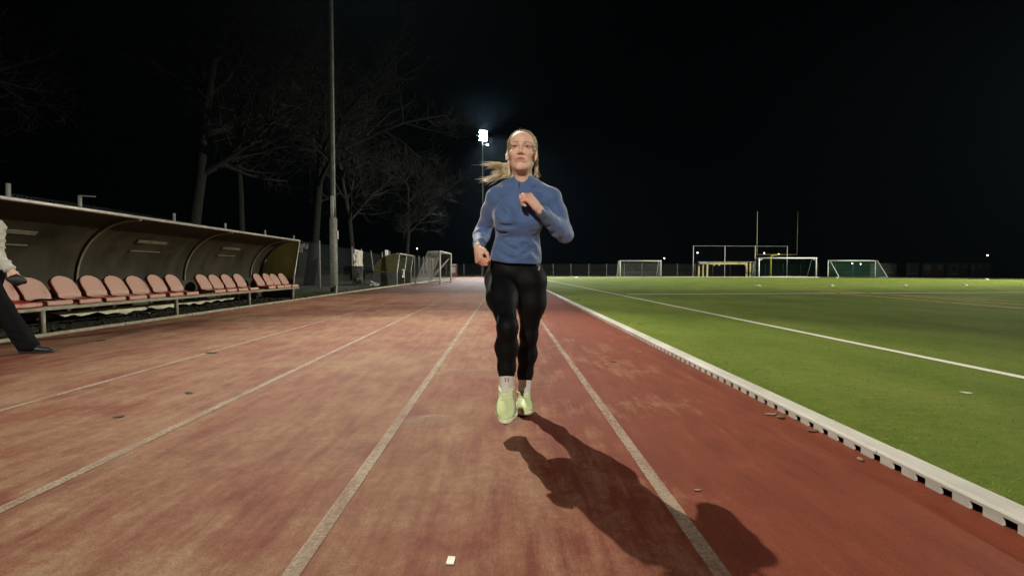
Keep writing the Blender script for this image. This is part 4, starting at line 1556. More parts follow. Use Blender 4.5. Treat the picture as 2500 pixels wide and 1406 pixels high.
def T_(p, x, y, z):
    return p + RT * x + FW * y + UPV * z


def torso_ops(F, e=0.0):
    F.ell(T_(CHE, 0, -0.005, -0.015), (0.142 + e, 0.098 + e, 0.150 + e), TF, 0.03)
    F.ell(T_(CHE, 0, -0.018, 0.085), (0.130 + e, 0.078 + e, 0.085 + e), TF, 0.04)
    F.ell(T_(WAI, 0, 0.0, 0.01), (0.126 + e, 0.092 + e, 0.13 + e), TF, 0.05)
    for s in (-1, 1):
        F.ell(T_(CHE, s * 0.066, 0.066, -0.035), (0.064 + e, 0.052 + e, 0.062 + e), TF, 0.05)
        F.cone(T_(NECK, s * 0.03, -0.025, 0.005), (SHR if s < 0 else SHL) + UPV * 0.012, 0.044 + e, 0.040 + e, 0.05)
    F.ell(T_(CHE, 0, -0.065, 0.05), (0.115 + e, 0.05 + e, 0.12 + e), TF, 0.04)
    F.ell(T_(CHE, 0, 0.045, 0.075), (0.10 + e, 0.045 + e, 0.06 + e), TF, 0.05)


def arm_ops(F, e=0.0, cuff=0.0):
    for S, E, W in ((SHR, ELR, WRR), (SHL, ELL_, WRL)):
        W = W + _n(E - W) * cuff
        m1, m2 = S * 0.62 + E * 0.38, E * 0.72 + W * 0.28
        F.chain([S, m1, E], [0.0495 + e, 0.0430 + e, 0.0370 + e], 0.035)
        F.chain([E, m2, W], [0.0370 + e, 0.0380 + e, 0.0245 + e], 0.025)


def leg_ops(F, e=0.0, foot=True):
    F.ell(T_(PEL, 0, -0.012, 0.0), (0.154 + e, 0.103 + e, 0.115 + e), TF, 0.04)
    F.ell(T_(PEL, 0, 0.0, 0.085), (0.136 + e, 0.093 + e, 0.085 + e), TF, 0.05)
    for s, H, K, An in ((-1, HPR, KNR, ANR), (1, HPL, KNL, ANL)):
        F.ell(T_(PEL, s * 0.075, -0.065, -0.035), (0.085 + e, 0.075 + e, 0.09 + e), TF, 0.05)
        q = H * 0.62 + K * 0.38 + FW * 0.018
        F.chain([H + RT * s * 0.004, q + RT * s * 0.006, K], [0.091 + e, 0.079 + e, 0.048 + e], 0.05)
        sh = _n(An - K)
        back = _n(np.cross(RT, sh)) * (1 if np.cross(RT, sh) @ FW < 0 else -1)
        c1 = K * 0.66 + An * 0.34 + back * 0.020 + RT * s * 0.003
        c2 = K * 0.35 + An * 0.65 + back * 0.008
        F.ell(K - back * 0.014, (0.042 + e, 0.043 + e, 0.050 + e), None, 0.03)
        F.chain([K, c1, c2, An], [0.0465 + e, 0.0565 + e, 0.043 + e, 0.033 + e], 0.035)


# feet: stance foot flat on the track, swinging foot pointing down
TOL = np.array(ground(1284, 1021))
fL = _n(np.array((0.035, -1.0, 0.0)))
HEL = TOL - fL * 0.275
ANL = HEL + fL * 0.075 + np.array((0, 0, 0.098))
TOR = A(1234, 1043, 2.58)
fR = _n(TOR - (ANR + np.array((0, 0.03, -0.088))))
fR = _n(fR + np.array((0.0, 0.0, 0.02)))
uR = _n(np.cross(np.cross(fR, np.array((0, 0, 1.0))), fR))
HER = TOR - fR * 0.275
ANR = HER + fR * 0.078 + uR * 0.098

# ---- skin: one continuous body
body = Field()
torso_ops(body, -0.012)
arm_ops(body, -0.0055)
leg_ops(body, -0.010)
HF = np.array((-0.085, -1.0, 0.13))
HU = np.array((0.045, 0.12, 1.0))
HM = frame(HF, HU)
if HM[0, 0] < 0:
    HM[:, 0] *= -1
HS = 1.055
HO = A(1274, 371.5, 2.85)
head_ops(body, HO, HM, neck=T_(NECK, 0, -0.012, 0.0), hs=HS)
hdR = _n(np.array((0.10, -0.42, -0.72)))
hand_ops(body, WRR, hdR, (0.66, 0.30, -0.12), 1 if np.cross(hdR, _n(np.array((0.62, 0.35, -0.12)))) @ np.array((0, -0.6, 0.5)) > 0 else -1, 1.0,
         thumb=((0.018, 0.026, 0.006), (0.036, 0.044, 0.016), (0.056, 0.043, 0.032), (0.076, 0.034, 0.040)))
hdL = _n(np.array((-0.66, -0.20, 0.72)))
pn = np.array((-0.35, 0.55, -0.45))
hand_ops(body, WRL, hdL, pn, 1 if np.cross(hdL, _n(pn)) @ np.array((-0.3, 0.2, 0.9)) > 0 else -1, 0.98)
for An, tp, f, u in ((ANL, TOL, fL, np.array((0, 0, 1.0))), (ANR, TOR, fR, uR)):
    body.cone(An, tp - f * 0.05 + u * 0.03, 0.03, 0.024, 0.02)


def skin_tint(V):
    c = np.ones((len(V), 4))
    q = (V - HO) @ HM / HS
    near = np.abs(q).max(1) < 0.16

    def blob(ctr, r, col, pw=1.0):
        d = (((q - np.array(ctr)) / np.array(r)) ** 2).sum(1)
        w = np.clip(1.35 - d, 0, 1) * near * pw
        c[:, :3] = c[:, :3] * (1 - w[:, None]) + np.array(col) * w[:, None]
    for s in (-1, 1):
        blob((s * 0.040, 0.06, -0.035), (0.030, 0.05, 0.026), (1.05, 0.86, 0.82), 0.6)
        blob((s * 0.032, 0.08, 0.004), (0.022, 0.03, 0.012), (0.80, 0.66, 0.62), 0.75)
        blob((s * 0.018, 0.085, -0.066), (0.008, 0.02, 0.007), (0.75, 0.45, 0.42), 0.7)
        blob((s * 0.0065, 0.092, -0.0455), (0.0058, 0.012, 0.0055), (0.30, 0.16, 0.12), 1)
        # eyebrows
        for t in np.linspace(0, 1, 7):
            blob((s * (0.016 + 0.032 * t), 0.078 - 0.012 * t, 0.0205 + 0.0065 * math.sin(t * 2.4) - 0.002 * t), (0.0058, 0.03, 0.0030), (0.34, 0.25, 0.18), 0.8)
        # lash line
        for t in np.linspace(-1, 1, 7):
            blob((s * 0.032 + 0.0135 * t, 0.078, 0.0062 - 0.004 * t * t), (0.0038, 0.03, 0.0030), (0.13, 0.09, 0.07), 1.0)
            blob((s * 0.032 + 0.0125 * t, 0.078, -0.0048 + 0.003 * t * t), (0.0030, 0.03, 0.0016), (0.5, 0.36, 0.32), 0.6)
    for t in np.linspace(-1, 1, 9):
        blob((0.019 * t, 0.088, -0.0618 - 0.003 * abs(t)), (0.005, 0.02, 0.0050), (0.80, 0.40, 0.38), 0.85)
        blob((0.013 * t, 0.087, -0.0760 + 0.003 * t * t), (0.005, 0.02, 0.0060), (0.86, 0.46, 0.43), 0.85)
        blob((0.016 * t, 0.088, -0.0688), (0.0045, 0.02, 0.0024), (0.22, 0.10, 0.09), 0.95)
    blob((0, 0.095, -0.032), (0.016, 0.03, 0.014), (1.0, 0.84, 0.80), 0.5)
    # hands flushed with cold at the fingers
    for W, fd in ((WRR, hdR), (WRL, hdL)):
        a = (V - W) @ fd
        d = np.linalg.norm(V - (W + fd * 0.09), axis=1)
        w = np.clip((a - 0.05) / 0.05, 0, 1) * (d < 0.14) * 0.75
        c[:, :3] = c[:, :3] * (1 - w[:, None]) + np.array((1.0, 0.66, 0.56)) * w[:, None]
    return c


body.build('body', M_SKIN, 0.0032, runner, tint=skin_tint)


def folds(lines):
    """soft creases: (point a, point b, width, depth)"""
    L_ = [(np.asarray(a, float), np.asarray(b, float), w, d) for a, b, w, d in lines]

    def fn(p):
        o = np.zeros(len(p))
        for a, b, w, d in L_:
            ab = b - a
            t = np.clip((p - a) @ ab / (ab @ ab), 0, 1)
            r = np.linalg.norm(p - a - t[:, None] * ab, axis=1)
            o += d * np.exp(-(r / w) ** 2) * 1.0 - d * 0.5 * np.exp(-((r - 2.0 * w) / w) ** 2)
        return o
    return fn


def hit(F, x, z, y0=2.4, y1=3.1, n=180):
    ys_ = np.linspace(y0, y1, n)
    d = F.at(np.stack([np.full(n, x), ys_, np.full(n, z)], 1))
    k = int(np.argmax(d < 0.0))
    return np.array((x, ys_[max(k - 1, 0)], z))


# ---- running top: torso and sleeves, hem at the waist, stand-up collar
top = Field()
torso_ops(top, 0.004)
top.ell(T_(WAI, 0, 0.0, -0.075), (0.146, 0.104, 0.10), TF, 0.05)
arm_ops(top, 0.0065, 0.034)
hem = A(1262, 642, 2.88)
top.cut(hem, -UPV - FW * 0.10, 0.003)
for E, W in ((ELR, WRR), (ELL_, WRL)):
    d = _n(W - E)
    f = W - d * 0.012

    def cf(p, f=f, d=d, E=E):
        a = (p - f) @ d
        r = np.linalg.norm((p - f) - a[..., None] * d, axis=-1)
        return np.where(r < 0.062, a, -0.05 + 0 * a) * np.where(a < -0.1, 1, 1)
    top.add(cf, f, 0.14, 0.003, 'x')
# sleeves must not grow past the wrist: handled by their own end radius
top.ops = [o for o in top.ops if o[4] != 'x']
NB = T_(NECK, 0, -0.012, 0.0)
nd = _n((HO + HM @ np.array((0, -0.032, -0.055))) - NB)
top.cone(NB - nd * 0.03, NB + nd * 0.034, 0.070, 0.0615, 0.03)
collar_n = _n(nd + FW * -0.42)
top.add(lambda p: np.where(np.linalg.norm(p - (NB + nd * 0.05), axis=-1) < 0.11, (p - (NB + nd * 0.026)) @ collar_n, -0.06), NB + nd * 0.05, 0.1, 0.003, 'ix')
top.ops = [(f, c, (r if m != 'ix' else 0.16), k, ('s2' if m == 'ix' else m)) for f, c, r, k, m in top.ops]
fl = []


def lay(F, a, b, y, bow=0.0, n=7):
    """points of a crease from pixel a to pixel b, on the cloth"""
    out = []
    for t in np.linspace(0, 1, n):
        q = A(a[0] + (b[0] - a[0]) * t, a[1] + (b[1] - a[1]) * t + bow * math.sin(PI * t), y)
        out.append(hit(F, q[0], q[2], y - 0.25, y + 0.25, 240))
    return out


for (a, b, y, w, d, bow) in (((1206, 546), (1262, 552), 2.86, 0.010, 0.0075, 5), ((1205, 558), (1244, 566), 2.86, 0.009, 0.006, 3), ((1224, 588), (1264, 612), 2.87, 0.010, 0.008, 6), ((1206, 604), (1254, 634), 2.87, 0.010, 0.006, 4),
                             ((1268, 596), (1322, 634), 2.87, 0.012, 0.007, -6), ((1292, 560), (1324, 606), 2.87, 0.011, 0.006, 4), ((1272, 622), (1306, 600), 2.87, 0.009, 0.005, 3), ((1212, 505), (1238, 532), 2.87, 0.012, 0.006, 3),
                             ((1306, 497), (1334, 522), 2.87, 0.012, 0.008, 4), ((1230, 575), (1285, 578), 2.86, 0.012, 0.004, 4), ((1222, 470), (1250, 462), 2.9, 0.010, 0.004, 3), ((1300, 462), (1326, 474), 2.9, 0.010, 0.004, -3)):
    P_ = lay(top, a, b, y, bow)
    fl += [(p, q, w * 1.35, d * 0.62 * s_) for p, q, s_ in zip(P_[:-1], P_[1:], (0.5, 0.9, 1.2, 1.2, 0.9, 0.5))]
for (a, b, y0, y1) in (((1156, 592), (1186, 583), 2.98, 2.98), ((1156, 601), (1182, 594), 2.93, 2.93), ((1164, 562), (1194, 552), 3.05, 3.03), ((1166, 575), (1190, 566), 3.03, 3.0), ((1360, 560), (1388, 545), 2.87, 2.88), ((1346, 530), (1334, 562), 2.77, 2.78), ((1366, 545), (1396, 565), 2.86, 2.89), ((1354, 545), (1348, 575), 2.81, 2.83), ((1372, 520), (1390, 528), 2.90, 2.92)):
    fl.append((A(a[0], a[1], y0), A(b[0], b[1], y1), 0.016, 0.0045))
top_o = top.build('running_top', M_JACKET, 0.0038, runner, folds(fl))


zp = []
for py in range(446, 640, 6):
    q = A(1267 + (py - 446) * (-0.01), py, 2.86)
    if not (470 < py < 500):
        zp.append(hit(top, q[0], q[2], 2.78) + np.array((0, 0.001, 0)))
MB().tube(zp, 0.0019, 6).build('zip', M_ZIP, top_o)
MB().tube(zp[:4], [0.002, 0.0045, 0.004, 0.0015], 6).build('zip_pull', M_MARK, top_o)

# ---- leggings
leg = Field()
leg_ops(leg, 0.0)
leg.cut(hem + UPV * 0.012, UPV, 0.004)
for K, An, t in ((KNR, ANR, 0.80), (KNL, ANL, 0.80)):
    d = _n(An - K)
    p0 = K + (An - K) * t
    leg.add((lambda p, p0=p0, d=d: np.where(np.linalg.norm(p - p0, axis=-1) < 0.19, (p - p0) @ d, -0.08)), p0, 0.16, 0.004, 's2')


def ev2(self, P, C, rad, _old=Field.ev):
    ops = self.ops
    self.ops = [o for o in ops if o[4] != 's2']
    D = _old(self, P, C, rad)
    self.ops = ops
    for fn, c, r, k, mode in ops:
        if mode == 's2':
            m = np.linalg.norm(C - c, axis=1) - r - rad < 0.05
            if m.any():
                D[m] = np.maximum(D[m], fn(P[m]))
    return D


Field.ev = ev2
kf = []
for K, dy in ((KNR, -0.055), (KNL, -0.05)):
    for z, w in ((-0.03, 0.05), (0.035, 0.045)):
        kf.append((K + np.array((-w, dy, z)), K + np.array((w, dy, z + 0.008)), 0.02, 0.0006))
leg_o = leg.build('leggings', M_LEGG, 0.004, runner, folds(kf))
# white mark printed at the waistband
b = MB()
for pts in (((1317, 648.5), (1321, 647.5), (1325, 648), (1326.5, 651), (1323, 654), (1325, 658.5), (1321, 659.5)),):
    path = []
    for px, py in pts:
        q = A(px - 8, py, 2.93)
        path.append(hit(leg, q[0], q[2], 2.75, 3.1) + np.array((0, 0.001, 0)))
    b.tube(path, [0.0012, 0.003, 0.0032, 0.0022, 0.0028, 0.0024, 0.0012], 5)
b.build('print', M_LOGO, leg_o)

# ---- socks, shoes
for K, An, TO, f, u, side in ((KNR, ANR, TOR, fR, uR, -1), (KNL, ANL, TOL, fL, np.array((0, 0, 1.0)), 1)):
    sk = Field()
    up = _n(K - An)
    sk.cone(An - u * 0.06, An + up * 0.115, 0.0385, 0.041, 0.01)
    sk.cone(An - u * 0.03, An - u * 0.055 + f * 0.07, 0.037, 0.032, 0.02)
    so = sk.build('sock', M_SOCK, 0.004, runner)
    mk = MB()
    c = An + up * 0.068
    r = np.cross(f, up)
    r = r / np.linalg.norm(r) * (1 if r[0] > 0 else -1) if np.linalg.norm(r) > 0 else RT
    for dx, dx2 in ((-0.008, -0.004), (0.006, 0.009)):
        a_, b_ = c + r * dx + up * 0.012, c + r * dx2 - up * 0.012
        pa = [hit(sk, *(a_ * (1 - t) + b_ * t)[[0, 2]], y0=c[1] - 0.12, y1=c[1] + 0.05, n=200) for t in (0, .5, 1)]
        mk.tube(pa, 0.0022, 5)
    mk.build('print', M_MARK, so)
    # shoe: rockered foam sole and knitted upper
    RS = np.cross(f, u)
    SM = np.stack([RS, f, u], 1)
    Q = lambda x, y, z: TO + RS * x - f * y + u * z
    sole = Field()
    sole.chain([Q(0, 0.033, 0.030), Q(0.004 * side, 0.10, 0.017), Q(0, 0.17, 0.017), Q(0, 0.245, 0.021)], [0.038, 0.052, 0.042, 0.042], 0.03, flat=(u, 0.50))
    sole.cone(Q(0, 0.235, 0.026), Q(0, 0.262, 0.032), 0.030, 0.020, 0.02, flat=(u, 0.7))
    sl_ = sole.build('sole', M_SOLE, 0.0038, runner)
    upper = Field()
    upper.ell(Q(0, 0.052, 0.047), (0.041, 0.048, 0.024), SM, 0.02)
    upper.ell(Q(0, 0.105, 0.052), (0.046, 0.066, 0.038), SM, 0.03)
    upper.cone(Q(0, 0.11, 0.060), Q(0, 0.170, 0.108), 0.033, 0.037, 0.03)
    upper.cone(Q(0, 0.155, 0.050), Q(0, 0.235, 0.050), 0.037, 0.036, 0.02)
    upper.cone(Q(0, 0.20, 0.05), Q(0, 0.205, 0.105), 0.038, 0.043, 0.02)
    upper.cone(Q(0, 0.24, 0.06), Q(0, 0.258, 0.112), 0.026, 0.014, 0.02)
    upper.add(lambda p: np.where(np.abs((p - TO) @ u) < 0.3, (p - Q(0, 0.20, 0.116)) @ _n(u - f * 0.10), -0.1), Q(0, 0.2, 0.1), 0.12, 0.003, 's2')
    upo = upper.build('shoe', M_SHOE, 0.0038, runner)
    sl_.parent = upo
    sl_.matrix_parent_inverse = Matrix.Identity(4)
    sl_.matrix_parent_inverse = (upo.matrix_world).inverted()
    # dark notch of outsole under the toe, side stripes and laces
    b = MB()
    b.ball(Q(0, 0.003, 0.020), (0.012, 0.006, 0.006), 10, 6, Matrix(SM.tolist()))
    b.tube([Q(-0.004, 0.05, 0.006), Q(0.0, 0.12, 0.004), Q(0, 0.24, 0.006)], 0.010, 6)
    oo = b.build('outsole', M_OUT, upo, True)
    oo.matrix_parent_inverse = upo.matrix_world.inverted()
    b = MB()
    for s in (-1, 1):
        for ya, za, yb, zb in ((0.045, 0.036, 0.125, 0.066), (0.055, 0.030, 0.135, 0.056), (0.10, 0.038, 0.150, 0.070)):
            pts = []
            for t in np.linspace(0, 1, 9):
                y_, z_ = ya + (yb - ya) * t, za + (zb - za) * t
                xs_ = np.linspace(0.07, 0.0, 90)
                d_ = upper.at(np.array([Q(s * x, y_, z_) for x in xs_]))
                k = int(np.argmax(d_ < 0))
                if d_[k] < 0:
                    pts.append(Q(s * (xs_[k] + 0.0005), y_, z_))
            if len(pts) > 2:
                b.tube(pts, 0.0052, 5)
    b.build('stripe', M_OVER, upo)
    b = MB()
    for k in range(5):
        y_ = 0.105 + 0.018 * k
        pts = []
        for x in np.linspace(-0.024, 0.024, 7):
            zs = np.linspace(0.15, 0.02, 130)
            d_ = upper.at(np.array([Q(x, y_ + abs(x) * 0.25, z) for z in zs]))
            kk = int(np.argmax(d_ < 0))
            pts.append(Q(x, y_ + abs(x) * 0.25, zs[kk] + 0.0005))
        b.tube(pts, 0.0026, 5)
    b.build('lace', M_LOGO, upo)

# ---- eyes, earbud
HT = lambda *p: HO + HM @ (np.array(p) * HS)
for s in (-1, 1):
    b = MB().ball(HT(s * 0.032, 0.0640, 0.0008), 0.0127 * HS, 16, 12)
    eo = b.build('eye', M_EYE, runner, True)
    eo.matrix_parent_inverse = runner.matrix_world.inverted()
    d = _n(np.array((0.0, 1.0, -0.16)))
    io = MB().ball(HT(s * 0.032, 0.0640 + 0.0102 * d[1], 0.0015 + 0.0102 * d[2]), (0.0064, 0.0036, 0.0064), 12, 8, Matrix(HM.tolist())).build('iris', M_IRIS, eo, True)
eb = MB().ball(HT(-0.080, -0.004, -0.016), (0.007, 0.007, 0.009), 10, 7).tube([HT(-0.081, 0.0, -0.016), HT(-0.080, 0.006, -0.046)], 0.0035, 7).build('earbud', M_BUD, runner, True)
eb.matrix_parent_inverse = runner.matrix_world.inverted()

# ---- hair: a cap swept back from the hairline, loose strands, a tail flying to her right
cap = Scaled(Field(), HS)
cap.ell(HT(0, -0.026, 0.034), (0.0805, 0.0965, 0.0865), HM, 0.01)
cap.ell(HT(0, -0.055, -0.015), (0.070, 0.062, 0.075), HM, 0.04)
cap.ell(HT(0, 0.128, -0.040), (0.073, 0.110, 0.104), HM, 0.006, 's')
for s in (-1, 1):
    cap.ell(HT(s * 0.086, 0.036, -0.056), (0.030, 0.044, 0.056), HM, 0.006, 's')
ws = np.random.default_rng(5).normal(size=(40, 4))


def strand_disp(p):
    q = (p - HO) @ HM / HS
    th = np.arctan2(q[:, 0], q[:, 2] + 0.06)
    return 0.0014 * np.sin(th * 60 + 3 * np.sin(q[:, 1] * 30)) + 0.0010 * np.sin(th * 131 + q[:, 1] * 25)


hair_o = cap.F.build('hair', M_HAIRD, 0.003, runner, strand_disp)
tail0 = HT(-0.005, -0.112, -0.055)
b, bd = MB(), MB()
hr = random.Random(12)


def bez(p, n=10):
    p = [np.asarray(x, float) for x in p]
    out = []
    for i in range(n + 1):
        t = i / n
        q = list(p)
        while len(q) > 1:
            q = [q[j] * (1 - t) + q[j + 1] * t for j in range(len(q) - 1)]
        out.append(q[0])
    return out


# strands lying on the skull, hairline to tail
for k in range(420):
    u = hr.uniform(-1, 1)
    th = u * 1.45
    pts = []
    for t in np.linspace(0, 1, 11):
        a = 0.60 - 2.0 * t + hr.uniform(-0.01, 0.01)
        e = np.array((0.0815 * math.sin(th) * math.cos(a * 0.9), -0.026 + 0.0965 * math.sin(a), 0.034 + 0.0875 * math.cos(th) * math.cos(a * 0.9) - 0.030 * t * t))
        pts.append(HT(*e))
    pts = [p for p in pts if ((((p - HT(0, 0.128, -0.040)) @ HM) / HS / np.array((0.073, 0.110, 0.104))) ** 2).sum() > 1.0]
    if len(pts) > 3:
        (b if hr.random() < 0.6 else bd).tube(pts, [hr.uniform(0.0010, 0.0019)] * (len(pts) - 1) + [0.0006], 4)
# the flying tail in clumps
for k in range(420):
    lobe = hr.random()
    if lobe < 0.42:
        e, bend = A(hr.gauss(1192, 10), hr.gauss(404, 4.5), 2.97 + hr.gauss(0, 0.03)), hr.gauss(399, 5)
    elif lobe < 0.84:
        e, bend = A(hr.gauss(1184, 11), hr.gauss(440, 4.5), 2.95 + hr.gauss(0, 0.03)), hr.gauss(432, 5)
    else:
        e, bend = A(hr.uniform(1192, 1222), hr.gauss(424, 8), 2.97 + hr.gauss(0, 0.03)), hr.gauss(418, 6)
    t_ = hr.uniform(0.72, 1.06)
    m1 = A(hr.gauss(1241, 4), hr.gauss(413 if lobe < 0.42 else 424, 6), 3.02)
    m2 = A(hr.gauss(1215, 6), bend, 2.99)
    e = m2 + (e - m2) * t_
    j = np.array([hr.gauss(0, 0.010) for _ in range(3)])
    pts = bez([tail0 + j, m1 + j * 0.8, m2, e], 11)
    w = np.array([hr.gauss(0, 0.0022) for _ in range(3)])
    ph = hr.uniform(0, 6)
    pts = [p + w * math.sin(i * 0.8 + ph) for i, p in enumerate(pts)]
    r0 = hr.uniform(0.0007, 0.0018)
    rad = [r0 * (0.7 + 0.6 * math.sin(PI * min(1, 0.15 + i / 13))) * (1 - (i / 11) ** 3 * 0.8) for i in range(12)]
    (b if hr.random() < 0.84 else bd).tube(pts, rad, 4)
# loose strands on the other side, down past the ear to the collar
for k in range(26):
    p0 = HT(0.074 + hr.gauss(0, 0.003), -0.03 + hr.gauss(0, 0.01), 0.01 + hr.gauss(0, 0.02))
    p1 = A(hr.gauss(1313, 2.5), hr.gauss(398, 5), 2.90)
    p2 = A(hr.gauss(1305, 4), hr.gauss(420, 6), 2.92)
    p3 = A(hr.gauss(1312, 8), hr.gauss(432, 6), 2.93)
    rad = [hr.uniform(0.0008, 0.0018)] * 7 + [0.0015, 0.001, 0.0006, 0.0004]
    (b if hr.random() < 0.7 else bd).tube(bez([p0, p1, p2, p3], 10), rad, 4)
# one thin lock in front of the neck on her right
for k in range(14):
    p0 = HT(-0.074, -0.03 + hr.gauss(0, 0.01), -0.02 + hr.gauss(0, 0.02))
    b.tube(bez([p0, A(hr.gauss(1243, 1.5), 400, 2.86), A(hr.gauss(1246, 2), 420, 2.86), A(hr.gauss(1240, 4), hr.gauss(436, 3), 2.88)], 9), [0.0018] * 8 + [0.001, 0.0005], 4)
# fine flyaways
for k in range(40):
    a = hr.uniform(-1.4, 1.4)
    p0 = HT(0.077 * math.sin(a), -0.02 + hr.gauss(0, 0.02), 0.034 + 0.085 * math.cos(a))
    d = (p0 - HT(0, -0.02, 0.03))
    b.tube(bez([p0, p0 + d * 0.08 + np.array((0, 0.02, 0)), p0 + d * hr.uniform(0.02, 0.10) + np.array((hr.gauss(0, .01), 0.045, hr.gauss(0, .008)))], 6), [0.0007] * 6 + [0.0003], 3)
so_ = b.build('strand', M_HAIR, hair_o, True)
so2 = bd.build('strand', M_HAIRD, hair_o, True)
for o in (so_, so2):
    o.matrix_parent_inverse = hair_o.matrix_world.inverted()
for o in runner.children_recursive:
    if o.parent is not runner and o.parent is not None:
        o.matrix_parent_inverse = o.parent.matrix_world.inverted()
bpy.context.view_layer.update()

# ------------------------------------------------------------------ the passer-by at the left edge, walking to the right
M_PUFF = cloth_material('pale quilted jacket', (0.52, 0.52, 0.45), 0.55, 0.25, 0.2)
M_TROU = cloth_material('black trousers', (0.004, 0.0045, 0.0055), 0.8, 0.5, 0.0, bscale=8, spec=0.12)
M_BSHOE = simple('black leather shoe', (0.008, 0.008, 0.009), 0.5, 0.2, 9)
PX, PY = -5.50, 5.55
walker = empty('person', (PX, PY, 0), 'person in a pale quilted jacket and black trousers walking past the bench', 'person')
bpy.context.view_layer.update()
v3 = lambda x, y, z: np.array((PX + x, PY + y, z))
wf = _n(np.array((1.0, 0.12, 0.0)))
WPEL, WCH, WNK = v3(-0.03, 0, 0.92), v3(-0.03, 0, 1.22), v3(-0.06, 0, 1.42)
wu = _n(WNK - WPEL)
WM = frame(wf, wu)
wr = WM[:, 0]            # across the body
near = wr if wr[1] < 0 else -wr
SN, SF = WNK + near * 0.17 - wu * 0.075, WNK - near * 0.17 - wu * 0.075
EN, WN = v3(0.20, -0.20, 1.10), v3(0.41, -0.205, 0.88)
EF, WFR = v3(-0.13, 0.22, 1.05), v3(-0.10, 0.20, 0.80)
HN, HFm = WPEL + near * 0.085 - wu * 0.04, WPEL - near * 0.085 - wu * 0.04
KN, AN = v3(0.22, -0.11, 0.49), v3(0.48, -0.10, 0.105)
KF, AF = v3(-0.16, 0.10, 0.47), v3(-0.52, 0.10, 0.16)


def w_torso(F, e):
    F.ell(WCH, (0.155 + e, 0.115 + e, 0.20 + e), WM, 0.04)
    F.ell(WPEL + wu * 0.10, (0.15 + e, 0.115 + e, 0.17 + e), WM, 0.05)
    for S in (SN, SF):
        F.cone(WNK - wu * 0.01, S, 0.055 + e, 0.058 + e, 0.05)


def w_arms(F, e):
    for S, E, W in ((SN, EN, WN), (SF, EF, WFR)):
        F.chain([S, E], [0.058 + e, 0.043 + e], 0.035)
        F.chain([E, W], [0.043 + e, 0.028 + e], 0.025)


wb = Field()
w_torso(wb, -0.012)
w_arms(wb, -0.006)
wb.ell(WPEL, (0.165, 0.11, 0.12), WM, 0.04)
for H, K, An in ((HN, KN, AN), (HFm, KF, AF)):
    wb.chain([H, K, An], [0.082, 0.052, 0.034], 0.03)
WHO = WNK + wu * 0.185 + wf * 0.035
WHM = frame(_n(wf + np.array((0, 0, -0.05))), (0, 0, 1))
head_ops(wb, WHO, WHM, neck=WNK)
hd = _n(np.array((0.25, 0.0, -1.0)))
pn2 = -near
hand_ops(wb, WN, hd, pn2, 1 if np.cross(hd, _n(pn2)) @ wf > 0 else -1, 0.8)
hand_ops(wb, WFR, np.array((0.1, 0, -1.0)), near, 1 if np.cross(np.array((0.1, 0, -1.0)), near) @ wf > 0 else -1, 0.5)


def plain_tint(V):
    return np.ones((len(V), 4))


wb.build('body', M_SKIN, 0.0045, walker, tint=plain_tint)


def quilt(axis_pts):
    def fn(p):
        o = np.zeros(len(p))
        best = np.full(len(p), 9.0)
        for a, b, n in axis_pts:
            ab = b - a
            t = (p - a) @ ab / (ab @ ab)
            tc = np.clip(t, 0, 1)
            d = np.linalg.norm(p - a - tc[:, None] * ab, axis=1)
            v = -0.013 * (1 - np.abs(np.sin(np.pi * n * t)) ** 0.7)
            m = d < best
            o[m], best[m] = v[m], d[m]
        return o
    return fn


jk = Field()
w_torso(jk, 0.012)
jk.ell(WPEL + wu * 0.03, (0.165, 0.135, 0.16), WM, 0.05)
for S, E, W in ((SN, EN, WN), (SF, EF, WFR)):
    jk.chain([S, E], [0.070, 0.058], 0.03)
    jk.chain([E, W - _n(W - E) * 0.02], [0.058, 0.046], 0.03)
jk.cone(WNK - wu * 0.02, WNK + wu * 0.07, 0.08, 0.076, 0.02)
jk.cut(WPEL - wu * 0.10, -wu, 0.01)
jk_o = jk.build('jacket', M_PUFF, 0.006, walker, quilt([(SN, EN, 4), (EN, WN, 4), (SF, EF, 4), (EF, WFR, 4), (WPEL - wu * 0.1, WNK, 8)]))
tr = Field()
tr.ell(WPEL, (0.17, 0.125, 0.13), WM, 0.04)
for H, K, An in ((HN, KN, AN), (HFm, KF, AF)):
    tr.chain([H, K, An + np.array((0.0, 0, -0.04))], [0.105, 0.088, 0.092], 0.04)
tr.add(lambda p: 0.035 - p[..., 2], np.array((PX, PY, 0.0)), 2.0, 0.01, 's2')
tr.build('trousers', M_TROU, 0.006, walker, folds([(KN + np.array((-.1, -.09, .05)), KN + np.array((.1, -.08, .0)), .02, .006), (AN + np.array((-.1, -.08, .12)), AN + np.array((.08, -.09, .06)), .02, .008), (AN + np.array((-.1, -.08, .05)), AN + np.array((.08, -.09, .0)), .02, .007)]))
for An, pitch in ((AN, 0.0), (AF, -0.6)):
    f = _n(wf * math.cos(pitch) + np.array((0, 0, math.sin(pitch))))
    u = _n(np.cross(np.cross(f, (0, 0, 1.0)), f))
    O = An - u * 0.105
    sh = Field()
    Q = lambda a, c: O + f * a + u * c
    sh.cone(Q(-0.06, 0.035), Q(0.05, 0.045), 0.038, 0.040, 0.02)
    sh.cone(Q(0.05, 0.045), Q(0.20, 0.028), 0.042, 0.026, 0.02)
    sh.cone(Q(-0.03, 0.05), Q(-0.02, 0.11), 0.038, 0.042, 0.02)
    so = sh.build('shoe', M_BSHOE, 0.005, walker)
    sl = Field()
    sl.cone(Q(-0.055, 0.012), Q(0.21, 0.012), 0.040, 0.034, 0.01, flat=(u, 0.3))
    o = sl.build('sole', M_OUT, 0.005, so)
    o.parent = so
    o.matrix_parent_inverse = so.matrix_world.inverted()
wh = Field()
WT = lambda *p: WHO + WHM @ np.array(p)
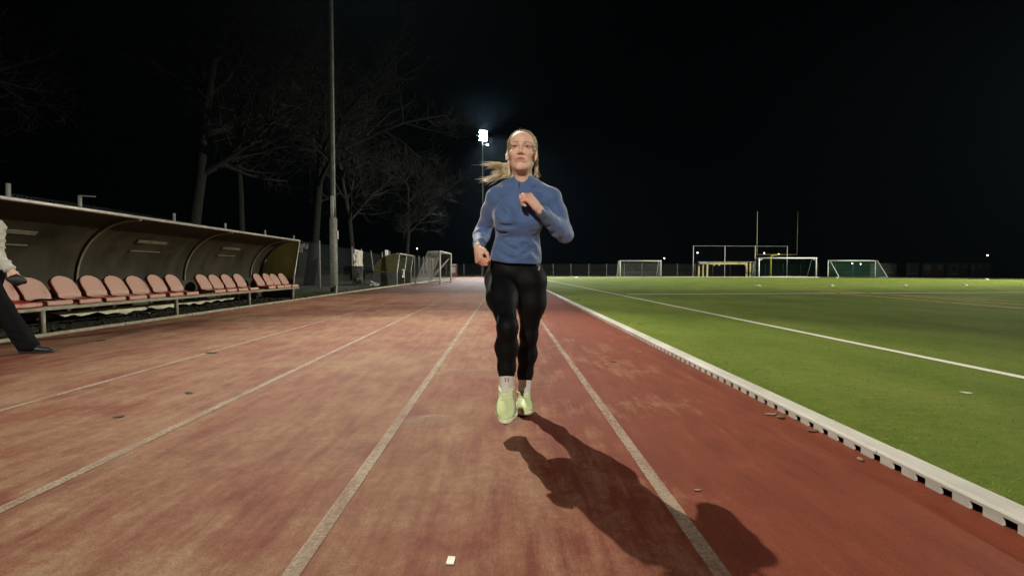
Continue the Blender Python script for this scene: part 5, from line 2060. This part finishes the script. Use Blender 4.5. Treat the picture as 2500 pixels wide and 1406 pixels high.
wh.ell(WT(0, -0.028, 0.036), (0.082, 0.102, 0.090), WHM, 0.01)
wh.ell(WT(0, -0.06, -0.02), (0.072, 0.06, 0.085), WHM, 0.04)
wh.ell(WT(0, 0.128, -0.03), (0.08, 0.11, 0.105), WHM, 0.006, 's')
wh.build('hair', simple('dark brown hair', (0.05, 0.03, 0.018), 0.5, 0.3, 40), 0.005, walker)
for s in (-1, 1):
    e = MB().ball(WT(s * 0.032, 0.0640, 0.0008), 0.0127, 12, 8).build('eye', M_EYE, walker, True)
    e.matrix_parent_inverse = walker.matrix_world.inverted()
    i = MB().ball(WT(s * 0.032, 0.0742, 0.0008), (0.0036, 0.0056, 0.0056), 10, 6).build('iris', M_IRIS, e, True)
    i.matrix_parent_inverse = e.matrix_world.inverted()
# dark pouch hanging from the hand
p = WN + np.array((0.075, -0.01, -0.10))
gb = MB()
rows = []
for i in range(9):
    t = i / 8
    w = 0.075 * math.sin(PI * (0.12 + 0.80 * t)) ** 0.7
    h = 0.055 * math.sin(PI * (0.12 + 0.80 * t)) ** 0.8
    rows.append([(-0.07 + 0.17 * t, 0.030 * math.cos(a) * (1.2 - t), -0.02 * t + h * math.sin(a) + 0.006 * math.sin(3 * a + i)) for a in [2 * PI * k / 12 for k in range(13)]])
tag(gb.grid(rows).build('glove', M_BSHOE, None, True, loc=tuple(p)), 'black glove held in the hand of the passer-by at the edge', 'glove')
# thin black band along the back of one seat pan
rows = []
for i in range(12):
    t = i / 11
    rows.append([(-0.205 + 0.05 * s, -0.17 + 0.34 * t, 0.449 + 0.018 * math.sin(PI * t) * (1 - s) + 0.004 * math.sin(7 * t + 5 * s)) for s in np.linspace(0, 1, 5)])
tag(MB().grid(rows).build('band', M_TROU, None, True, solid=0.012, loc=(DX, 15.36 - 16 * 0.5045, 0)), 'black scarf lying across the pan of a half red seat', 'band')

# ------------------------------------------------------------------ thin damp night air
M_HAZE = bpy.data.materials.new('night air')
M_HAZE.use_nodes = True
nt = M_HAZE.node_tree
nt.nodes.remove(nt.nodes['Principled BSDF'])
pv = nt.nodes.new('ShaderNodeVolumePrincipled')
pv.inputs['Color'].default_value = (0.55, 0.82, 1.0, 1)
pv.inputs['Density'].default_value = 0.00005
pv.inputs['Anisotropy'].default_value = 0.6
nt.links.new(pv.outputs[0], nt.nodes['Material Output'].inputs['Volume'])
tag(MB().box((0, 390, 11.2), (900, 1100, 25.5)).build('haze', M_HAZE), 'thin damp night air over the whole ground', 'haze', kind='stuff')
